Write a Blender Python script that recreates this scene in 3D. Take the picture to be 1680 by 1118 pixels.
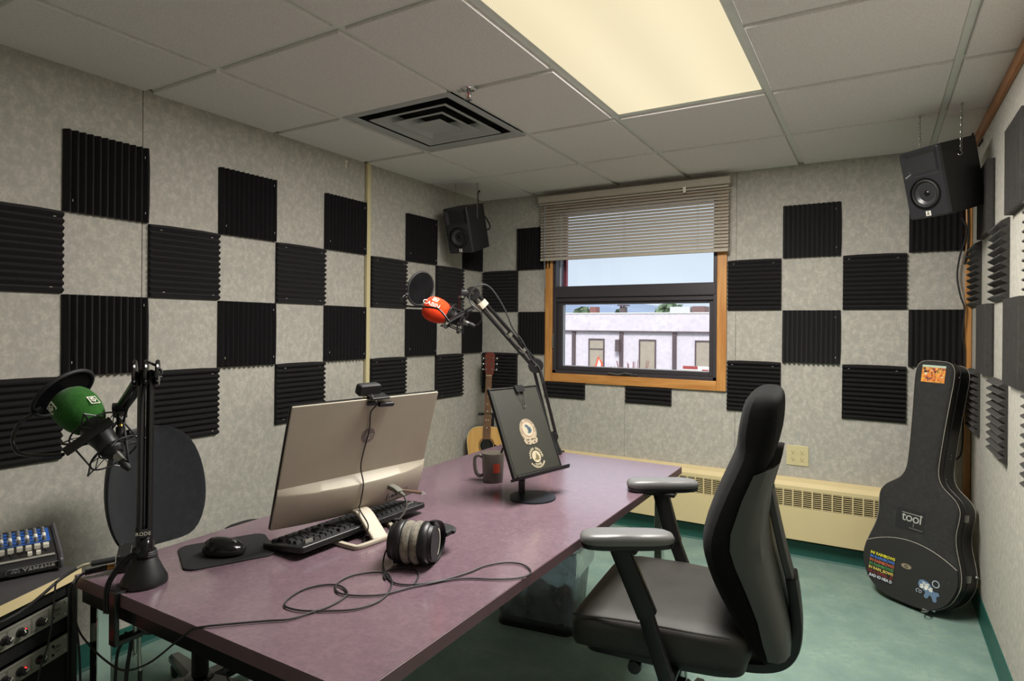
import bpy, math, random
from mathutils import Matrix, Vector
random.seed(7)
PI = math.pi
scene = bpy.context.scene
COL = scene.collection
for o in list(bpy.data.objects):
    bpy.data.objects.remove(o)


def lin(c):
    def f(x):
        x = x / 255.0
        return x / 12.92 if x <= 0.04045 else ((x + 0.055) / 1.055) ** 2.4
    return (f(c[0]), f(c[1]), f(c[2]), 1.0)


# ------------------------------------------------------------------ camera
cam_d = bpy.data.cameras.new('camera')
cam = bpy.data.objects.new('camera', cam_d)
COL.objects.link(cam)
F_PX = 995.658
cam_d.sensor_fit = 'HORIZONTAL'
cam_d.sensor_width = 36.0
cam_d.lens = F_PX / 1680.0 * 36.0
cam_d.shift_x = -29.556 / 1680.0
cam_d.shift_y = -22.566 / 1680.0
cam_d.clip_start = 0.02
cam_d.clip_end = 500
yaw, pitch, roll = 0.5195, -0.0005, 0.0080
cr_ = Vector((math.cos(yaw), math.sin(yaw), 0))
cf_ = Vector((-math.sin(yaw) * math.cos(pitch), math.cos(yaw) * math.cos(pitch), math.sin(pitch)))
cu_ = cr_.cross(cf_)
r2 = math.cos(roll) * cr_ + math.sin(roll) * cu_
u2 = -math.sin(roll) * cr_ + math.cos(roll) * cu_
m = Matrix((r2, u2, -cf_)).transposed().to_4x4()
m.translation = (2.599, -3.8194, 1.3246)
cam.matrix_world = m
scene.camera = cam

# ------------------------------------------------------------------ exposure
scene.view_settings.view_transform = 'Standard'
scene.view_settings.look = 'None'
scene.view_settings.exposure = 0.0
scene.view_settings.gamma = 1.0
scene.view_settings.use_curve_mapping = False
try:
    scene.cycles.use_denoising = True
    scene.cycles.max_bounces = 10
    scene.cycles.diffuse_bounces = 6
    scene.cycles.transparent_max_bounces = 16
    scene.cycles.caustics_reflective = False
    scene.cycles.caustics_refractive = False
    scene.cycles.sample_clamp_indirect = 4.0
except Exception:
    pass

# ------------------------------------------------------------------ sky: even grey overcast
world = bpy.data.worlds.new('overcast_sky')
scene.world = world
world.use_nodes = True
wn = world.node_tree
wn.nodes.clear()
w_out = wn.nodes.new('ShaderNodeOutputWorld')
w_bg = wn.nodes.new('ShaderNodeBackground')
w_tc = wn.nodes.new('ShaderNodeTexCoord')
w_no = wn.nodes.new('ShaderNodeTexNoise')
w_no.inputs['Scale'].default_value = 2.6
w_no.inputs['Detail'].default_value = 3
w_mp = wn.nodes.new('ShaderNodeMapping')
w_mp.inputs['Scale'].default_value = (1, 1, 4)
w_rp = wn.nodes.new('ShaderNodeValToRGB')
w_rp.color_ramp.elements[0].position = 0.30
w_rp.color_ramp.elements[1].position = 0.72
w_rp.color_ramp.elements[0].color = (0.66, 0.70, 0.77, 1)
w_rp.color_ramp.elements[1].color = (0.84, 0.87, 0.92, 1)
wn.links.new(w_tc.outputs['Generated'], w_mp.inputs['Vector'])
wn.links.new(w_mp.outputs['Vector'], w_no.inputs['Vector'])
wn.links.new(w_no.outputs['Fac'], w_rp.inputs['Fac'])
wn.links.new(w_rp.outputs['Color'], w_bg.inputs['Color'])
wn.links.new(w_bg.outputs['Background'], w_out.inputs['Surface'])
w_bg.inputs['Strength'].default_value = 1.3

# a weak veiled sun from behind the building (lights the facade across the street)
sd = bpy.data.lights.new('veiled_sun', 'SUN')
sd.energy = 4.5
sd.angle = math.radians(20)
sd.color = (1.0, 0.95, 0.93)
so = bpy.data.objects.new('veiled_sun', sd)
COL.objects.link(so)
so.rotation_euler = (math.radians(48), 0, math.radians(20))
so.location = (0, -10, 20)

# ------------------------------------------------------------------ the fluorescent fixture's light
ld = bpy.data.lights.new('troffer_lamp', 'AREA')
ld.shape = 'RECTANGLE'
ld.size = 0.54
ld.size_y = 1.10
ld.energy = 85.0
ld.color = (1.0, 0.96, 0.90)
lo = bpy.data.objects.new('troffer_lamp', ld)
COL.objects.link(lo)
lo.location = (1.883, -1.825, 2.2815)


# ------------------------------------------------------------------ materials
def new_mat(name):
    mt = bpy.data.materials.new(name)
    mt.use_nodes = True
    nt = mt.node_tree
    b = nt.nodes.get('Principled BSDF')
    return mt, nt, b


def mat(name, col, rough=0.5, metal=0.0, var=0.06, scale=25.0, bump=0.0, bscale=150.0, spec=0.5,
        emit=None, estr=1.0, alpha=None, coat=0.0, sheen=0.0, stretch=(1, 1, 1), detail=4):
    mt, nt, b = new_mat(name)
    c = lin(col)
    tc = nt.nodes.new('ShaderNodeTexCoord')
    mp = nt.nodes.new('ShaderNodeMapping')
    mp.inputs['Scale'].default_value = stretch
    no = nt.nodes.new('ShaderNodeTexNoise')
    no.inputs['Scale'].default_value = scale
    no.inputs['Detail'].default_value = detail
    rp = nt.nodes.new('ShaderNodeValToRGB')
    rp.color_ramp.elements[0].position = 0.3
    rp.color_ramp.elements[1].position = 0.7
    rp.color_ramp.elements[0].color = (c[0] * (1 - var), c[1] * (1 - var), c[2] * (1 - var), 1)
    rp.color_ramp.elements[1].color = (min(1, c[0] * (1 + var)), min(1, c[1] * (1 + var)), min(1, c[2] * (1 + var)), 1)
    nt.links.new(tc.outputs['Object'], mp.inputs['Vector'])
    nt.links.new(mp.outputs['Vector'], no.inputs['Vector'])
    nt.links.new(no.outputs['Fac'], rp.inputs['Fac'])
    nt.links.new(rp.outputs['Color'], b.inputs['Base Color'])
    b.inputs['Roughness'].default_value = rough
    b.inputs['Metallic'].default_value = metal
    b.inputs['Specular IOR Level'].default_value = spec
    if coat:
        b.inputs['Coat Weight'].default_value = coat
        b.inputs['Coat Roughness'].default_value = 0.12
    if sheen:
        b.inputs['Sheen Weight'].default_value = sheen
        b.inputs['Sheen Roughness'].default_value = 0.5
    if bump:
        n2 = nt.nodes.new('ShaderNodeTexNoise')
        n2.inputs['Scale'].default_value = bscale
        n2.inputs['Detail'].default_value = 3
        bp = nt.nodes.new('ShaderNodeBump')
        bp.inputs['Strength'].default_value = bump
        bp.inputs['Distance'].default_value = 0.002
        nt.links.new(mp.outputs['Vector'], n2.inputs['Vector'])
        nt.links.new(n2.outputs['Fac'], bp.inputs['Height'])
        nt.links.new(bp.outputs['Normal'], b.inputs['Normal'])
    if emit:
        b.inputs['Emission Color'].default_value = lin(emit)
        b.inputs['Emission Strength'].default_value = estr
    return mt


def mottled(name, cols, scales, rough=0.95, bump=0.3, bscale=400.0, stretch=(1, 1, 1), spec=0.15, sheen=0.0, fine=0.12, fscale=260.0):
    """three-colour mottled cloth: two noise layers and a fine speckle"""
    mt, nt, b = new_mat(name)
    tc = nt.nodes.new('ShaderNodeTexCoord')
    mp = nt.nodes.new('ShaderNodeMapping')
    mp.inputs['Scale'].default_value = stretch
    nt.links.new(tc.outputs['Object'], mp.inputs['Vector'])
    n1 = nt.nodes.new('ShaderNodeTexNoise')
    n1.inputs['Scale'].default_value = scales[0]
    n1.inputs['Detail'].default_value = 4
    n2 = nt.nodes.new('ShaderNodeTexNoise')
    n2.inputs['Scale'].default_value = scales[1]
    n2.inputs['Detail'].default_value = 5
    n3 = nt.nodes.new('ShaderNodeTexNoise')
    n3.inputs['Scale'].default_value = fscale
    n3.inputs['Detail'].default_value = 2
    for n in (n1, n2, n3):
        nt.links.new(mp.outputs['Vector'], n.inputs['Vector'])
    r1 = nt.nodes.new('ShaderNodeValToRGB')
    r1.color_ramp.elements[0].position = 0.38
    r1.color_ramp.elements[1].position = 0.64
    r1.color_ramp.elements[0].color = lin(cols[0])
    r1.color_ramp.elements[1].color = lin(cols[1])
    r2_ = nt.nodes.new('ShaderNodeValToRGB')
    r2_.color_ramp.elements[0].position = 0.44
    r2_.color_ramp.elements[1].position = 0.70
    r2_.color_ramp.elements[0].color = (0, 0, 0, 1)
    r2_.color_ramp.elements[1].color = (1, 1, 1, 1)
    nt.links.new(n1.outputs['Fac'], r1.inputs['Fac'])
    nt.links.new(n2.outputs['Fac'], r2_.inputs['Fac'])
    mx = nt.nodes.new('ShaderNodeMix')
    mx.data_type = 'RGBA'
    nt.links.new(r2_.outputs['Color'], mx.inputs['Factor'])
    nt.links.new(r1.outputs['Color'], mx.inputs['A'])
    mx.inputs['B'].default_value = lin(cols[2])
    ml = nt.nodes.new('ShaderNodeMath')
    ml.operation = 'MULTIPLY_ADD'
    nt.links.new(n3.outputs['Fac'], ml.inputs[0])
    ml.inputs[1].default_value = 2 * fine
    ml.inputs[2].default_value = 1 - fine
    vm = nt.nodes.new('ShaderNodeVectorMath')
    vm.operation = 'SCALE'
    nt.links.new(mx.outputs['Result'], vm.inputs[0])
    nt.links.new(ml.outputs['Value'], vm.inputs['Scale'])
    nt.links.new(vm.outputs['Vector'], b.inputs['Base Color'])
    b.inputs['Roughness'].default_value = rough
    b.inputs['Specular IOR Level'].default_value = spec
    if sheen:
        b.inputs['Sheen Weight'].default_value = sheen
    n4 = nt.nodes.new('ShaderNodeTexNoise')
    n4.inputs['Scale'].default_value = bscale
    n4.inputs['Detail'].default_value = 2
    nt.links.new(mp.outputs['Vector'], n4.inputs['Vector'])
    bp = nt.nodes.new('ShaderNodeBump')
    bp.inputs['Strength'].default_value = bump
    bp.inputs['Distance'].default_value = 0.003
    nt.links.new(n4.outputs['Fac'], bp.inputs['Height'])
    nt.links.new(bp.outputs['Normal'], b.inputs['Normal'])
    return mt


def wood(name, c1, c2, axis=(6, 6, 60), rough=0.4, coat=0.2):
    mt, nt, b = new_mat(name)
    tc = nt.nodes.new('ShaderNodeTexCoord')
    mp = nt.nodes.new('ShaderNodeMapping')
    mp.inputs['Scale'].default_value = axis
    no = nt.nodes.new('ShaderNodeTexNoise')
    no.inputs['Scale'].default_value = 1.0
    no.inputs['Detail'].default_value = 6
    no.inputs['Distortion'].default_value = 0.6
    rp = nt.nodes.new('ShaderNodeValToRGB')
    rp.color_ramp.elements[0].position = 0.32
    rp.color_ramp.elements[1].position = 0.68
    rp.color_ramp.elements[0].color = lin(c1)
    rp.color_ramp.elements[1].color = lin(c2)
    nt.links.new(tc.outputs['Object'], mp.inputs['Vector'])
    nt.links.new(mp.outputs['Vector'], no.inputs['Vector'])
    nt.links.new(no.outputs['Fac'], rp.inputs['Fac'])
    nt.links.new(rp.outputs['Color'], b.inputs['Base Color'])
    b.inputs['Roughness'].default_value = rough
    b.inputs['Coat Weight'].default_value = coat
    b.inputs['Coat Roughness'].default_value = 0.2
    return mt


def thin_clear(name, tint=(255, 255, 255), refl=0.08, haze=0.0, haze_col=(220, 225, 235)):
    """a thin clear sheet: see-through with a glossy fresnel reflection and optional milky haze"""
    mt = bpy.data.materials.new(name)
    mt.use_nodes = True
    nt = mt.node_tree
    nt.nodes.clear()
    out = nt.nodes.new('ShaderNodeOutputMaterial')
    tr = nt.nodes.new('ShaderNodeBsdfTransparent')
    tr.inputs['Color'].default_value = lin(tint)
    gl = nt.nodes.new('ShaderNodeBsdfGlossy')
    gl.inputs['Roughness'].default_value = 0.03
    fr = nt.nodes.new('ShaderNodeFresnel')
    fr.inputs['IOR'].default_value = 1.45
    mu = nt.nodes.new('ShaderNodeMath')
    mu.operation = 'MULTIPLY'
    mu.inputs[1].default_value = refl / 0.04 if refl < 0.04 else 1.0
    nt.links.new(fr.outputs['Fac'], mu.inputs[0])
    mx = nt.nodes.new('ShaderNodeMixShader')
    nt.links.new(mu.outputs['Value'], mx.inputs['Fac'])
    nt.links.new(tr.outputs['BSDF'], mx.inputs[1])
    nt.links.new(gl.outputs['BSDF'], mx.inputs[2])
    last = mx
    if haze > 0:
        df = nt.nodes.new('ShaderNodeBsdfDiffuse')
        df.inputs['Color'].default_value = lin(haze_col)
        tl = nt.nodes.new('ShaderNodeBsdfTranslucent')
        tl.inputs['Color'].default_value = lin(haze_col)
        m1 = nt.nodes.new('ShaderNodeMixShader')
        m1.inputs['Fac'].default_value = 0.5
        nt.links.new(df.outputs['BSDF'], m1.inputs[1])
        nt.links.new(tl.outputs['BSDF'], m1.inputs[2])
        tcn = nt.nodes.new('ShaderNodeTexCoord')
        nz = nt.nodes.new('ShaderNodeTexNoise')
        nz.inputs['Scale'].default_value = 9.0
        nt.links.new(tcn.outputs['Object'], nz.inputs['Vector'])
        mm = nt.nodes.new('ShaderNodeMath')
        mm.operation = 'MULTIPLY'
        mm.inputs[1].default_value = haze * 2
        nt.links.new(nz.outputs['Fac'], mm.inputs[0])
        m2 = nt.nodes.new('ShaderNodeMixShader')
        nt.links.new(mm.outputs['Value'], m2.inputs['Fac'])
        nt.links.new(mx.outputs['Shader'], m2.inputs[1])
        nt.links.new(m1.outputs['Shader'], m2.inputs[2])
        last = m2
    nt.links.new(last.outputs['Shader'], out.inputs['Surface'])
    return mt


M = {}
M['wall'] = mottled('wall_fabric', ((170, 166, 157), (191, 186, 175), (166, 166, 158)), (46, 120), stretch=(1, 1, 0.8), bump=0.25, bscale=300, fine=0.12, fscale=240)
M['front_bounce'] = mat('pale_bounce_wall', (226, 222, 214), rough=0.8, var=0.02)  # unseen front wall, made pale to bounce fill light into the room
M['carpet'] = mottled('teal_carpet', ((128, 154, 142), (146, 170, 156), (132, 158, 152)), (7, 40), bump=0.9, bscale=520, fine=0.25, fscale=420)
M['tile'] = mottled('ceiling_tile_face', ((236, 231, 229), (241, 236, 234), (228, 223, 221)), (90, 170), bump=0.7, bscale=230, fine=0.12, fscale=320)
M['rail'] = mat('painted_steel_rail', (226, 228, 222), rough=0.45, var=0.03)
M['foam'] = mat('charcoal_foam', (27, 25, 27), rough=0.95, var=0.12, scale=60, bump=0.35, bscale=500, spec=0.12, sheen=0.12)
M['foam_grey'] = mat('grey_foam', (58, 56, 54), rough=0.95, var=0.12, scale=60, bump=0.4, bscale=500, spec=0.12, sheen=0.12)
M['wood'] = wood('honey_oak', (176, 116, 56), (206, 150, 84), axis=(40, 40, 4))
M['wood_h'] = wood('honey_oak_level', (176, 116, 56), (206, 150, 84), axis=(4, 40, 40))
M['wood_y'] = wood('honey_oak_long', (150, 92, 44), (184, 118, 60), axis=(40, 4, 40))
M['teal_vinyl'] = mat('teal_vinyl', (34, 88, 78), rough=0.5, var=0.06)
M['bronze'] = mat('bronze_metal', (58, 54, 58), rough=0.4, var=0.04)
M['black'] = mat('black_plastic', (20, 20, 21), rough=0.42, var=0.08)
M['black_gloss'] = mat('black_gloss', (14, 14, 15), rough=0.18, var=0.06)
M['black_metal'] = mat('black_enamel', (16, 16, 17), rough=0.3, var=0.06, spec=0.6)
M['rubber'] = mat('black_rubber', (26, 26, 28), rough=0.6, var=0.08)
M['chrome'] = mat('chrome', (205, 205, 205), rough=0.12, metal=1.0, var=0.03)
M['steel'] = mat('brushed_steel', (170, 170, 165), rough=0.3, metal=1.0, var=0.05)
M['cream'] = mat('cream_enamel', (214, 196, 150), rough=0.42, var=0.03, scale=6)
M['ivory'] = mat('ivory_plastic', (206, 194, 150), rough=0.4, var=0.02)
M['dark'] = mat('dark_recess', (10, 10, 10), rough=0.9, var=0.05)
M['desk'] = mottled('plum_laminate', ((112, 92, 101), (120, 98, 107), (106, 88, 98)), (30, 90), rough=0.20, bump=0.015, bscale=300, spec=0.8, fine=0.14, fscale=700)
for _n in M['desk'].node_tree.nodes:
    if _n.type == 'BSDF_PRINCIPLED':
        _n.inputs['Coat Weight'].default_value = 0.5
        _n.inputs['Coat Roughness'].default_value = 0.16
        _n.inputs['Coat IOR'].default_value = 1.6
M['desk_edge'] = mat('plum_edge_band', (108, 82, 90), rough=0.45, var=0.06)
M['white'] = mat('white_print', (232, 228, 214), rough=0.6, var=0.02)
M['cream_print'] = mat('cream_print', (168, 158, 132), rough=0.6, var=0.02)
M['silver'] = mat('champagne_silver', (172, 164, 148), rough=0.5, metal=0.0, var=0.02, spec=0.38)


# ------------------------------------------------------------------ mesh building
class MB:
    def __init__(s):
        s.v, s.f, s.s, s.m = [], [], [], []

    def raw(s, verts, faces, smooth=False, mi=0, X=None):
        n = len(s.v)
        if X is not None:
            verts = [X @ Vector(p) for p in verts]
        s.v += [tuple(p) for p in verts]
        for f in faces:
            s.f.append(tuple(i + n for i in f))
            s.s.append(smooth)
            s.m.append(mi)
        return s

    def box(s, lo, hi, X=None, mi=0):
        x0, y0, z0 = lo
        x1, y1, z1 = hi
        v = [(x0, y0, z0), (x1, y0, z0), (x1, y1, z0), (x0, y1, z0), (x0, y0, z1), (x1, y0, z1), (x1, y1, z1), (x0, y1, z1)]
        f = [(0, 3, 2, 1), (4, 5, 6, 7), (0, 1, 5, 4), (1, 2, 6, 5), (2, 3, 7, 6), (3, 0, 4, 7)]
        return s.raw(v, f, False, mi, X)

    def cbox(s, c, d, X=None, mi=0):
        return s.box((c[0] - d[0] / 2, c[1] - d[1] / 2, c[2] - d[2] / 2), (c[0] + d[0] / 2, c[1] + d[1] / 2, c[2] + d[2] / 2), X, mi)

    def prism(s, poly, z0, z1, X=None, mi=0, smooth=False):
        """polygon (counter-clockwise in xy) extruded from z0 to z1"""
        n = len(poly)
        v = [(p[0], p[1], z0) for p in poly] + [(p[0], p[1], z1) for p in poly]
        s.raw(v, [tuple(range(n - 1, -1, -1)), tuple(range(n, 2 * n))], False, mi, X)
        k = len(s.v) - 2 * n
        for i in range(n):
            j = (i + 1) % n
            s.f.append((k + i, k + j, k + n + j, k + n + i))
            s.s.append(smooth)
            s.m.append(mi)
        return s

    def lathe(s, prof, n=24, X=None, mi=0, smooth=True, cap=True):
        """prof: (radius, z) from bottom to top, turned about local z"""
        v, f = [], []
        for r, z in prof:
            for i in range(n):
                a = 2 * PI * i / n
                v.append((r * math.cos(a), r * math.sin(a), z))
        for k in range(len(prof) - 1):
            for i in range(n):
                j = (i + 1) % n
                f.append((k * n + i, k * n + j, (k + 1) * n + j, (k + 1) * n + i))
        if cap and prof[0][0] > 1e-6:
            f.append(tuple(range(n - 1, -1, -1)))
        if cap and prof[-1][0] > 1e-6:
            b = (len(prof) - 1) * n
            f.append(tuple(range(b, b + n)))
        return s.raw(v, f, smooth, mi, X)

    def tube(s, pts, r, n=8, closed=False, X=None, mi=0, flat=None, cap=True):
        """round (or flat: (half width, half height)) tube along points; r may be a list"""
        P = [Vector(p) for p in pts]
        N = len(P)
        rs = r if isinstance(r, (list, tuple)) else [r] * N
        T = []
        for i in range(N):
            if closed:
                t = P[(i + 1) % N] - P[i - 1]
            else:
                t = P[min(i + 1, N - 1)] - P[max(i - 1, 0)]
            T.append(t.normalized() if t.length > 1e-9 else Vector((0, 0, 1)))
        up = Vector((0, 0, 1))
        if abs(T[0].dot(up)) > 0.95:
            up = Vector((1, 0, 0))
        a = (up - T[0] * up.dot(T[0])).normalized()
        v, f = [], []
        for i in range(N):
            a = (a - T[i] * a.dot(T[i]))
            if a.length < 1e-6:
                a = T[i].orthogonal()
            a.normalize()
            b = T[i].cross(a)
            for k in range(n):
                th = 2 * PI * (k + 0.5) / n
                if flat:
                    cx, sx_ = math.cos(th), math.sin(th)
                    e = 0.35
                    cx = math.copysign(abs(cx) ** e, cx)
                    sx_ = math.copysign(abs(sx_) ** e, sx_)
                    v.append(P[i] + a * cx * flat[1] + b * sx_ * flat[0])
                else:
                    v.append(P[i] + (a * math.cos(th) + b * math.sin(th)) * rs[i])
        L = N if closed else N - 1
        for i in range(L):
            j = (i + 1) % N
            for k in range(n):
                l = (k + 1) % n
                f.append((i * n + k, i * n + l, j * n + l, j * n + k))
        if not closed and cap:
            f.append(tuple(range(n - 1, -1, -1)))
            f.append(tuple(range((N - 1) * n, N * n)))
        return s.raw(v, f, True, mi, X)

    def cyl(s, a, b, r, n=16, r2=None, X=None, mi=0):
        return s.tube([a, b], [r, r if r2 is None else r2], n, X=X, mi=mi)

    def ring(s, c, axis, R, r, n=32, k=8, X=None, mi=0, sx=1.0, sy=1.0):
        ax = Vector(axis).normalized()
        a = ax.orthogonal().normalized()
        b = ax.cross(a)
        c = Vector(c)
        pts = [c + (a * math.cos(2 * PI * i / n) * sx + b * math.sin(2 * PI * i / n) * sy) * R for i in range(n)]
        return s.tube(pts, r, k, True, X, mi)

    def loft(s, rings, X=None, mi=0, smooth=True, cap=True, closed=True):
        n = len(rings[0])
        v = [p for rg in rings for p in rg]
        f = []
        for i in range(len(rings) - 1):
            for k in range(n if closed else n - 1):
                l = (k + 1) % n
                f.append((i * n + k, i * n + l, (i + 1) * n + l, (i + 1) * n + k))
        if cap and closed:
            f.append(tuple(range(n - 1, -1, -1)))
            f.append(tuple(range((len(rings) - 1) * n, len(rings) * n)))
        return s.raw(v, f, smooth, mi, X)

    def ball(s, c, r, n=16, m=10, X=None, mi=0, sc=(1, 1, 1)):
        v, f = [], []
        for i in range(m + 1):
            t = PI * i / m
            for k in range(n):
                a = 2 * PI * k / n
                v.append((c[0] + r * sc[0] * math.sin(t) * math.cos(a), c[1] + r * sc[1] * math.sin(t) * math.sin(a), c[2] - r * sc[2] * math.cos(t)))
        for i in range(m):
            for k in range(n):
                l = (k + 1) % n
                f.append((i * n + k, i * n + l, (i + 1) * n + l, (i + 1) * n + k))
        return s.raw(v, f, True, mi, X)

    def mesh(s, name, mats):
        me = bpy.data.meshes.new(name)
        me.from_pydata(s.v, [], s.f)
        me.polygons.foreach_set('use_smooth', s.s)
        me.polygons.foreach_set('material_index', s.m)
        if not isinstance(mats, (list, tuple)):
            mats = [mats]
        for x in mats:
            me.materials.append(x)
        me.validate()
        me.update()
        if any(s.s):
            try:
                me.set_sharp_from_angle(angle=math.radians(42))
            except Exception:
                pass
        return me

    def build(s, name, mats, parent=None, X=None, bevel=0.0, seg=2, sub=0, label=None):
        o = bpy.data.objects.new(name, s.mesh(name, mats))
        COL.objects.link(o)
        if parent is not None:
            o.parent = parent
        if X is not None:
            o.matrix_local = X
        if bevel:
            b = o.modifiers.new('bevel', 'BEVEL')
            b.width = bevel
            b.segments = seg
            b.limit_method = 'ANGLE'
            b.angle_limit = math.radians(40)
        if sub:
            q = o.modifiers.new('sub', 'SUBSURF')
            q.levels = sub
            q.render_levels = sub
        if label:
            o['label'] = label
        return o


def share(name, me, parent, X=None):
    o = bpy.data.objects.new(name, me)
    COL.objects.link(o)
    o.parent = parent
    if X is not None:
        o.matrix_local = X
    return o


def T(x, y, z):
    return Matrix.Translation((x, y, z))


def RZ(a):
    return Matrix.Rotation(a, 4, 'Z')


def RX(a):
    return Matrix.Rotation(a, 4, 'X')


def RY(a):
    return Matrix.Rotation(a, 4, 'Y')


def frame(o, x, y, z):
    """matrix with the given origin and axes"""
    mm = Matrix((Vector(x).normalized(), Vector(y).normalized(), Vector(z).normalized())).transposed().to_4x4()
    mm.translation = o
    return mm


def along(a, b, up=(0, 0, 1)):
    """frame at a whose local z runs to b"""
    z = (Vector(b) - Vector(a)).normalized()
    u = Vector(up)
    if abs(z.dot(u)) > 0.97:
        u = Vector((0, 1, 0))
    x = u.cross(z).normalized()
    return frame(a, x, z.cross(x), z)


def thing(name, label, cat, X=None, group=None):
    o = bpy.data.objects.new(name, None)
    o.empty_display_size = 0.05
    COL.objects.link(o)
    if X is not None:
        o.matrix_world = X
    o['label'] = label
    o['category'] = cat
    if group:
        o['group'] = group
    return o


def tag(o, label, cat, group=None):
    o['label'] = label
    o['category'] = cat
    if group:
        o['group'] = group
    return o


def struct(o):
    o['kind'] = 'structure'
    return o


def smooth_path(pts, k=6, closed=False):
    """Catmull-Rom through the points"""
    P = [Vector(p) for p in pts]
    n = len(P)
    out = []
    for i in range(n if closed else n - 1):
        p1, p2 = P[i], P[(i + 1) % n]
        p0 = P[i - 1] if (closed or i > 0) else p1
        p3 = P[(i + 2) % n] if (closed or i + 2 < n) else p2
        for j in range(k):
            t = j / k
            out.append(0.5 * ((2 * p1) + (p2 - p0) * t + (2 * p0 - 5 * p1 + 4 * p2 - p3) * t * t + (3 * p1 - p0 - 3 * p2 + p3) * t ** 3))
    if not closed:
        out.append(P[-1])
    return out


def text_mesh(body, size, shear=0.0, ext=0.0004, align='CENTER', bold=0.0, spacing=1.0):
    cu = bpy.data.curves.new('lettering', 'FONT')
    cu.body = body
    cu.size = size
    cu.shear = shear
    cu.extrude = ext
    cu.offset = bold
    cu.align_x = align
    cu.align_y = 'CENTER'
    cu.space_character = spacing
    cu.resolution_u = 3
    o = bpy.data.objects.new('lettering', cu)
    COL.objects.link(o)
    me = bpy.data.meshes.new_from_object(o)
    bpy.data.objects.remove(o)
    bpy.data.curves.remove(cu)
    me.name = 'lettering'
    return me


def text(name, body, size, mt, parent, X, **kw):
    me = text_mesh(body, size, **kw)
    me.materials.clear()
    me.materials.append(mt)
    return share(name, me, parent, X)


def text_arc(name, body, size, R, a0, a1, mt, parent, X, inward=False, **kw):
    """letters set round a circle from angle a0 to a1 (degrees, counter-clockwise from +x)"""
    b = MB()
    n = len(body)
    for i, ch in enumerate(body):
        if ch == ' ':
            continue
        me = text_mesh(ch, size, **kw)
        a = math.radians(a0 + (a1 - a0) * (i + 0.5) / n)
        rot = a - PI / 2 if not inward else a + PI / 2
        Y = T(R * math.cos(a), R * math.sin(a), 0) @ RZ(rot)
        b.raw([tuple(q.co) for q in me.vertices], [tuple(q.vertices) for q in me.polygons], False, 0, Y)
        bpy.data.meshes.remove(me)
    return b.build(name, mt, parent, X)


def disc(r, n=32, z0=0.0, z1=0.0005, sx=1.0, sy=1.0):
    return MB().prism([(r * sx * math.cos(2 * PI * i / n), r * sy * math.sin(2 * PI * i / n)) for i in range(n)], z0, z1)


def rrect(w, h, r, k=5, cx=0.0, cy=0.0):
    o = []
    for (sx_, sy_, a0) in ((1, -1, -90), (1, 1, 0), (-1, 1, 90), (-1, -1, 180)):
        for i in range(k + 1):
            a = math.radians(a0 + 90 * i / k)
            o.append((cx + sx_ * (w / 2 - r) + r * math.cos(a), cy + sy_ * (h / 2 - r) + r * math.sin(a)))
    return o



# =================================================================== the room
RX1, RY0, RH = 3.02, -5.2, 2.276
WL, WB = -0.014, 0.012          # faces of the left and the back wall
o = struct(MB().box((-0.3, RY0 - 0.2, -0.1), (RX1 + 0.2, 0.22, 0)).build('floor', M['carpet']))

# left wall: backing and cloth-covered panels four feet wide
wl = struct(MB().box((-0.2, RY0 - 0.1, 0), (-0.022, 0.2, 2.40)).build('wall_left', M['wall']))
for y0, y1 in ((-5.2, -4.892), (-4.89, -3.672), (-3.67, -2.454), (-2.452, -1.213), (-1.166, 0.02)):
    MB().box((-0.022, y0, 0.0), (WL, y1 - 0.0004, RH + 0.01)).build('fabric_panel', M['wall'], wl, bevel=0.0012)
tr = struct(MB().box((-0.03, -1.2095, 0.0), (0.004, -1.181, RH)).box((-0.02, -1.2125, 0), (-0.016, -1.1665, RH), mi=1).build('trim_1', [M['ivory'], M['dark']], bevel=0.003))

# back wall with the window opening
WX0, WX1, WZ0, WZ1 = 0.565, 1.775, 0.96, 2.19
wb = MB()
wb.box((-0.2, 0.02, 0), (WX0, 0.20, 2.4)).box((WX1, 0.02, 0), (RX1 + 0.15, 0.20, 2.4))
wb.box((WX0, 0.02, 0), (WX1, 0.20, WZ0)).box((WX0, 0.02, WZ1), (WX1, 0.20, 2.4))
wb = struct(wb.build('wall_back', M['wall']))
for x0, x1, z0, z1 in ((-0.014, WX0, 0, RH + .01), (WX0, 1.139, 0, WZ0), (1.1405, WX1, 0, WZ0), (WX1, 1.850, 0, RH + .01), (1.8515, 3.02, 0, RH + .01), (WX0, WX1, WZ1, RH + .01)):
    MB().box((x0, WB, z0), (x1, 0.02, z1)).build('fabric_panel', M['wall'], wb, bevel=0.0012)

wr = struct(MB().box((RX1 + 0.008, RY0 - 0.1, 0), (RX1 + 0.2, 0.2, 2.40)).build('wall_right', M['wall']))
for y0, y1 in ((-5.2, -4.902), (-4.9, -3.682), (-3.68, -2.462), (-2.46, -1.242), (-1.24, 0.012)):
    MB().box((RX1, y0, 0), (RX1 + 0.008, y1 - 0.0015, RH + 0.01)).build('fabric_panel', M['wall'], wr, bevel=0.0015)
struct(MB().box((-0.2, RY0 - 0.2, 0), (RX1 + 0.2, RY0, 2.40)).build('wall_front', M['front_bounce']))

# oak trim in the right corner and along the top of the right wall
struct(MB().box((2.990, -0.014, 0.10), (3.018, 0.012, RH)).build('trim_2', M['wood'], bevel=0.003))
struct(MB().box((3.004, RY0, 2.222), (3.02, 0.0, RH)).build('trim_3', M['wood_y'], bevel=0.003))
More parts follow.
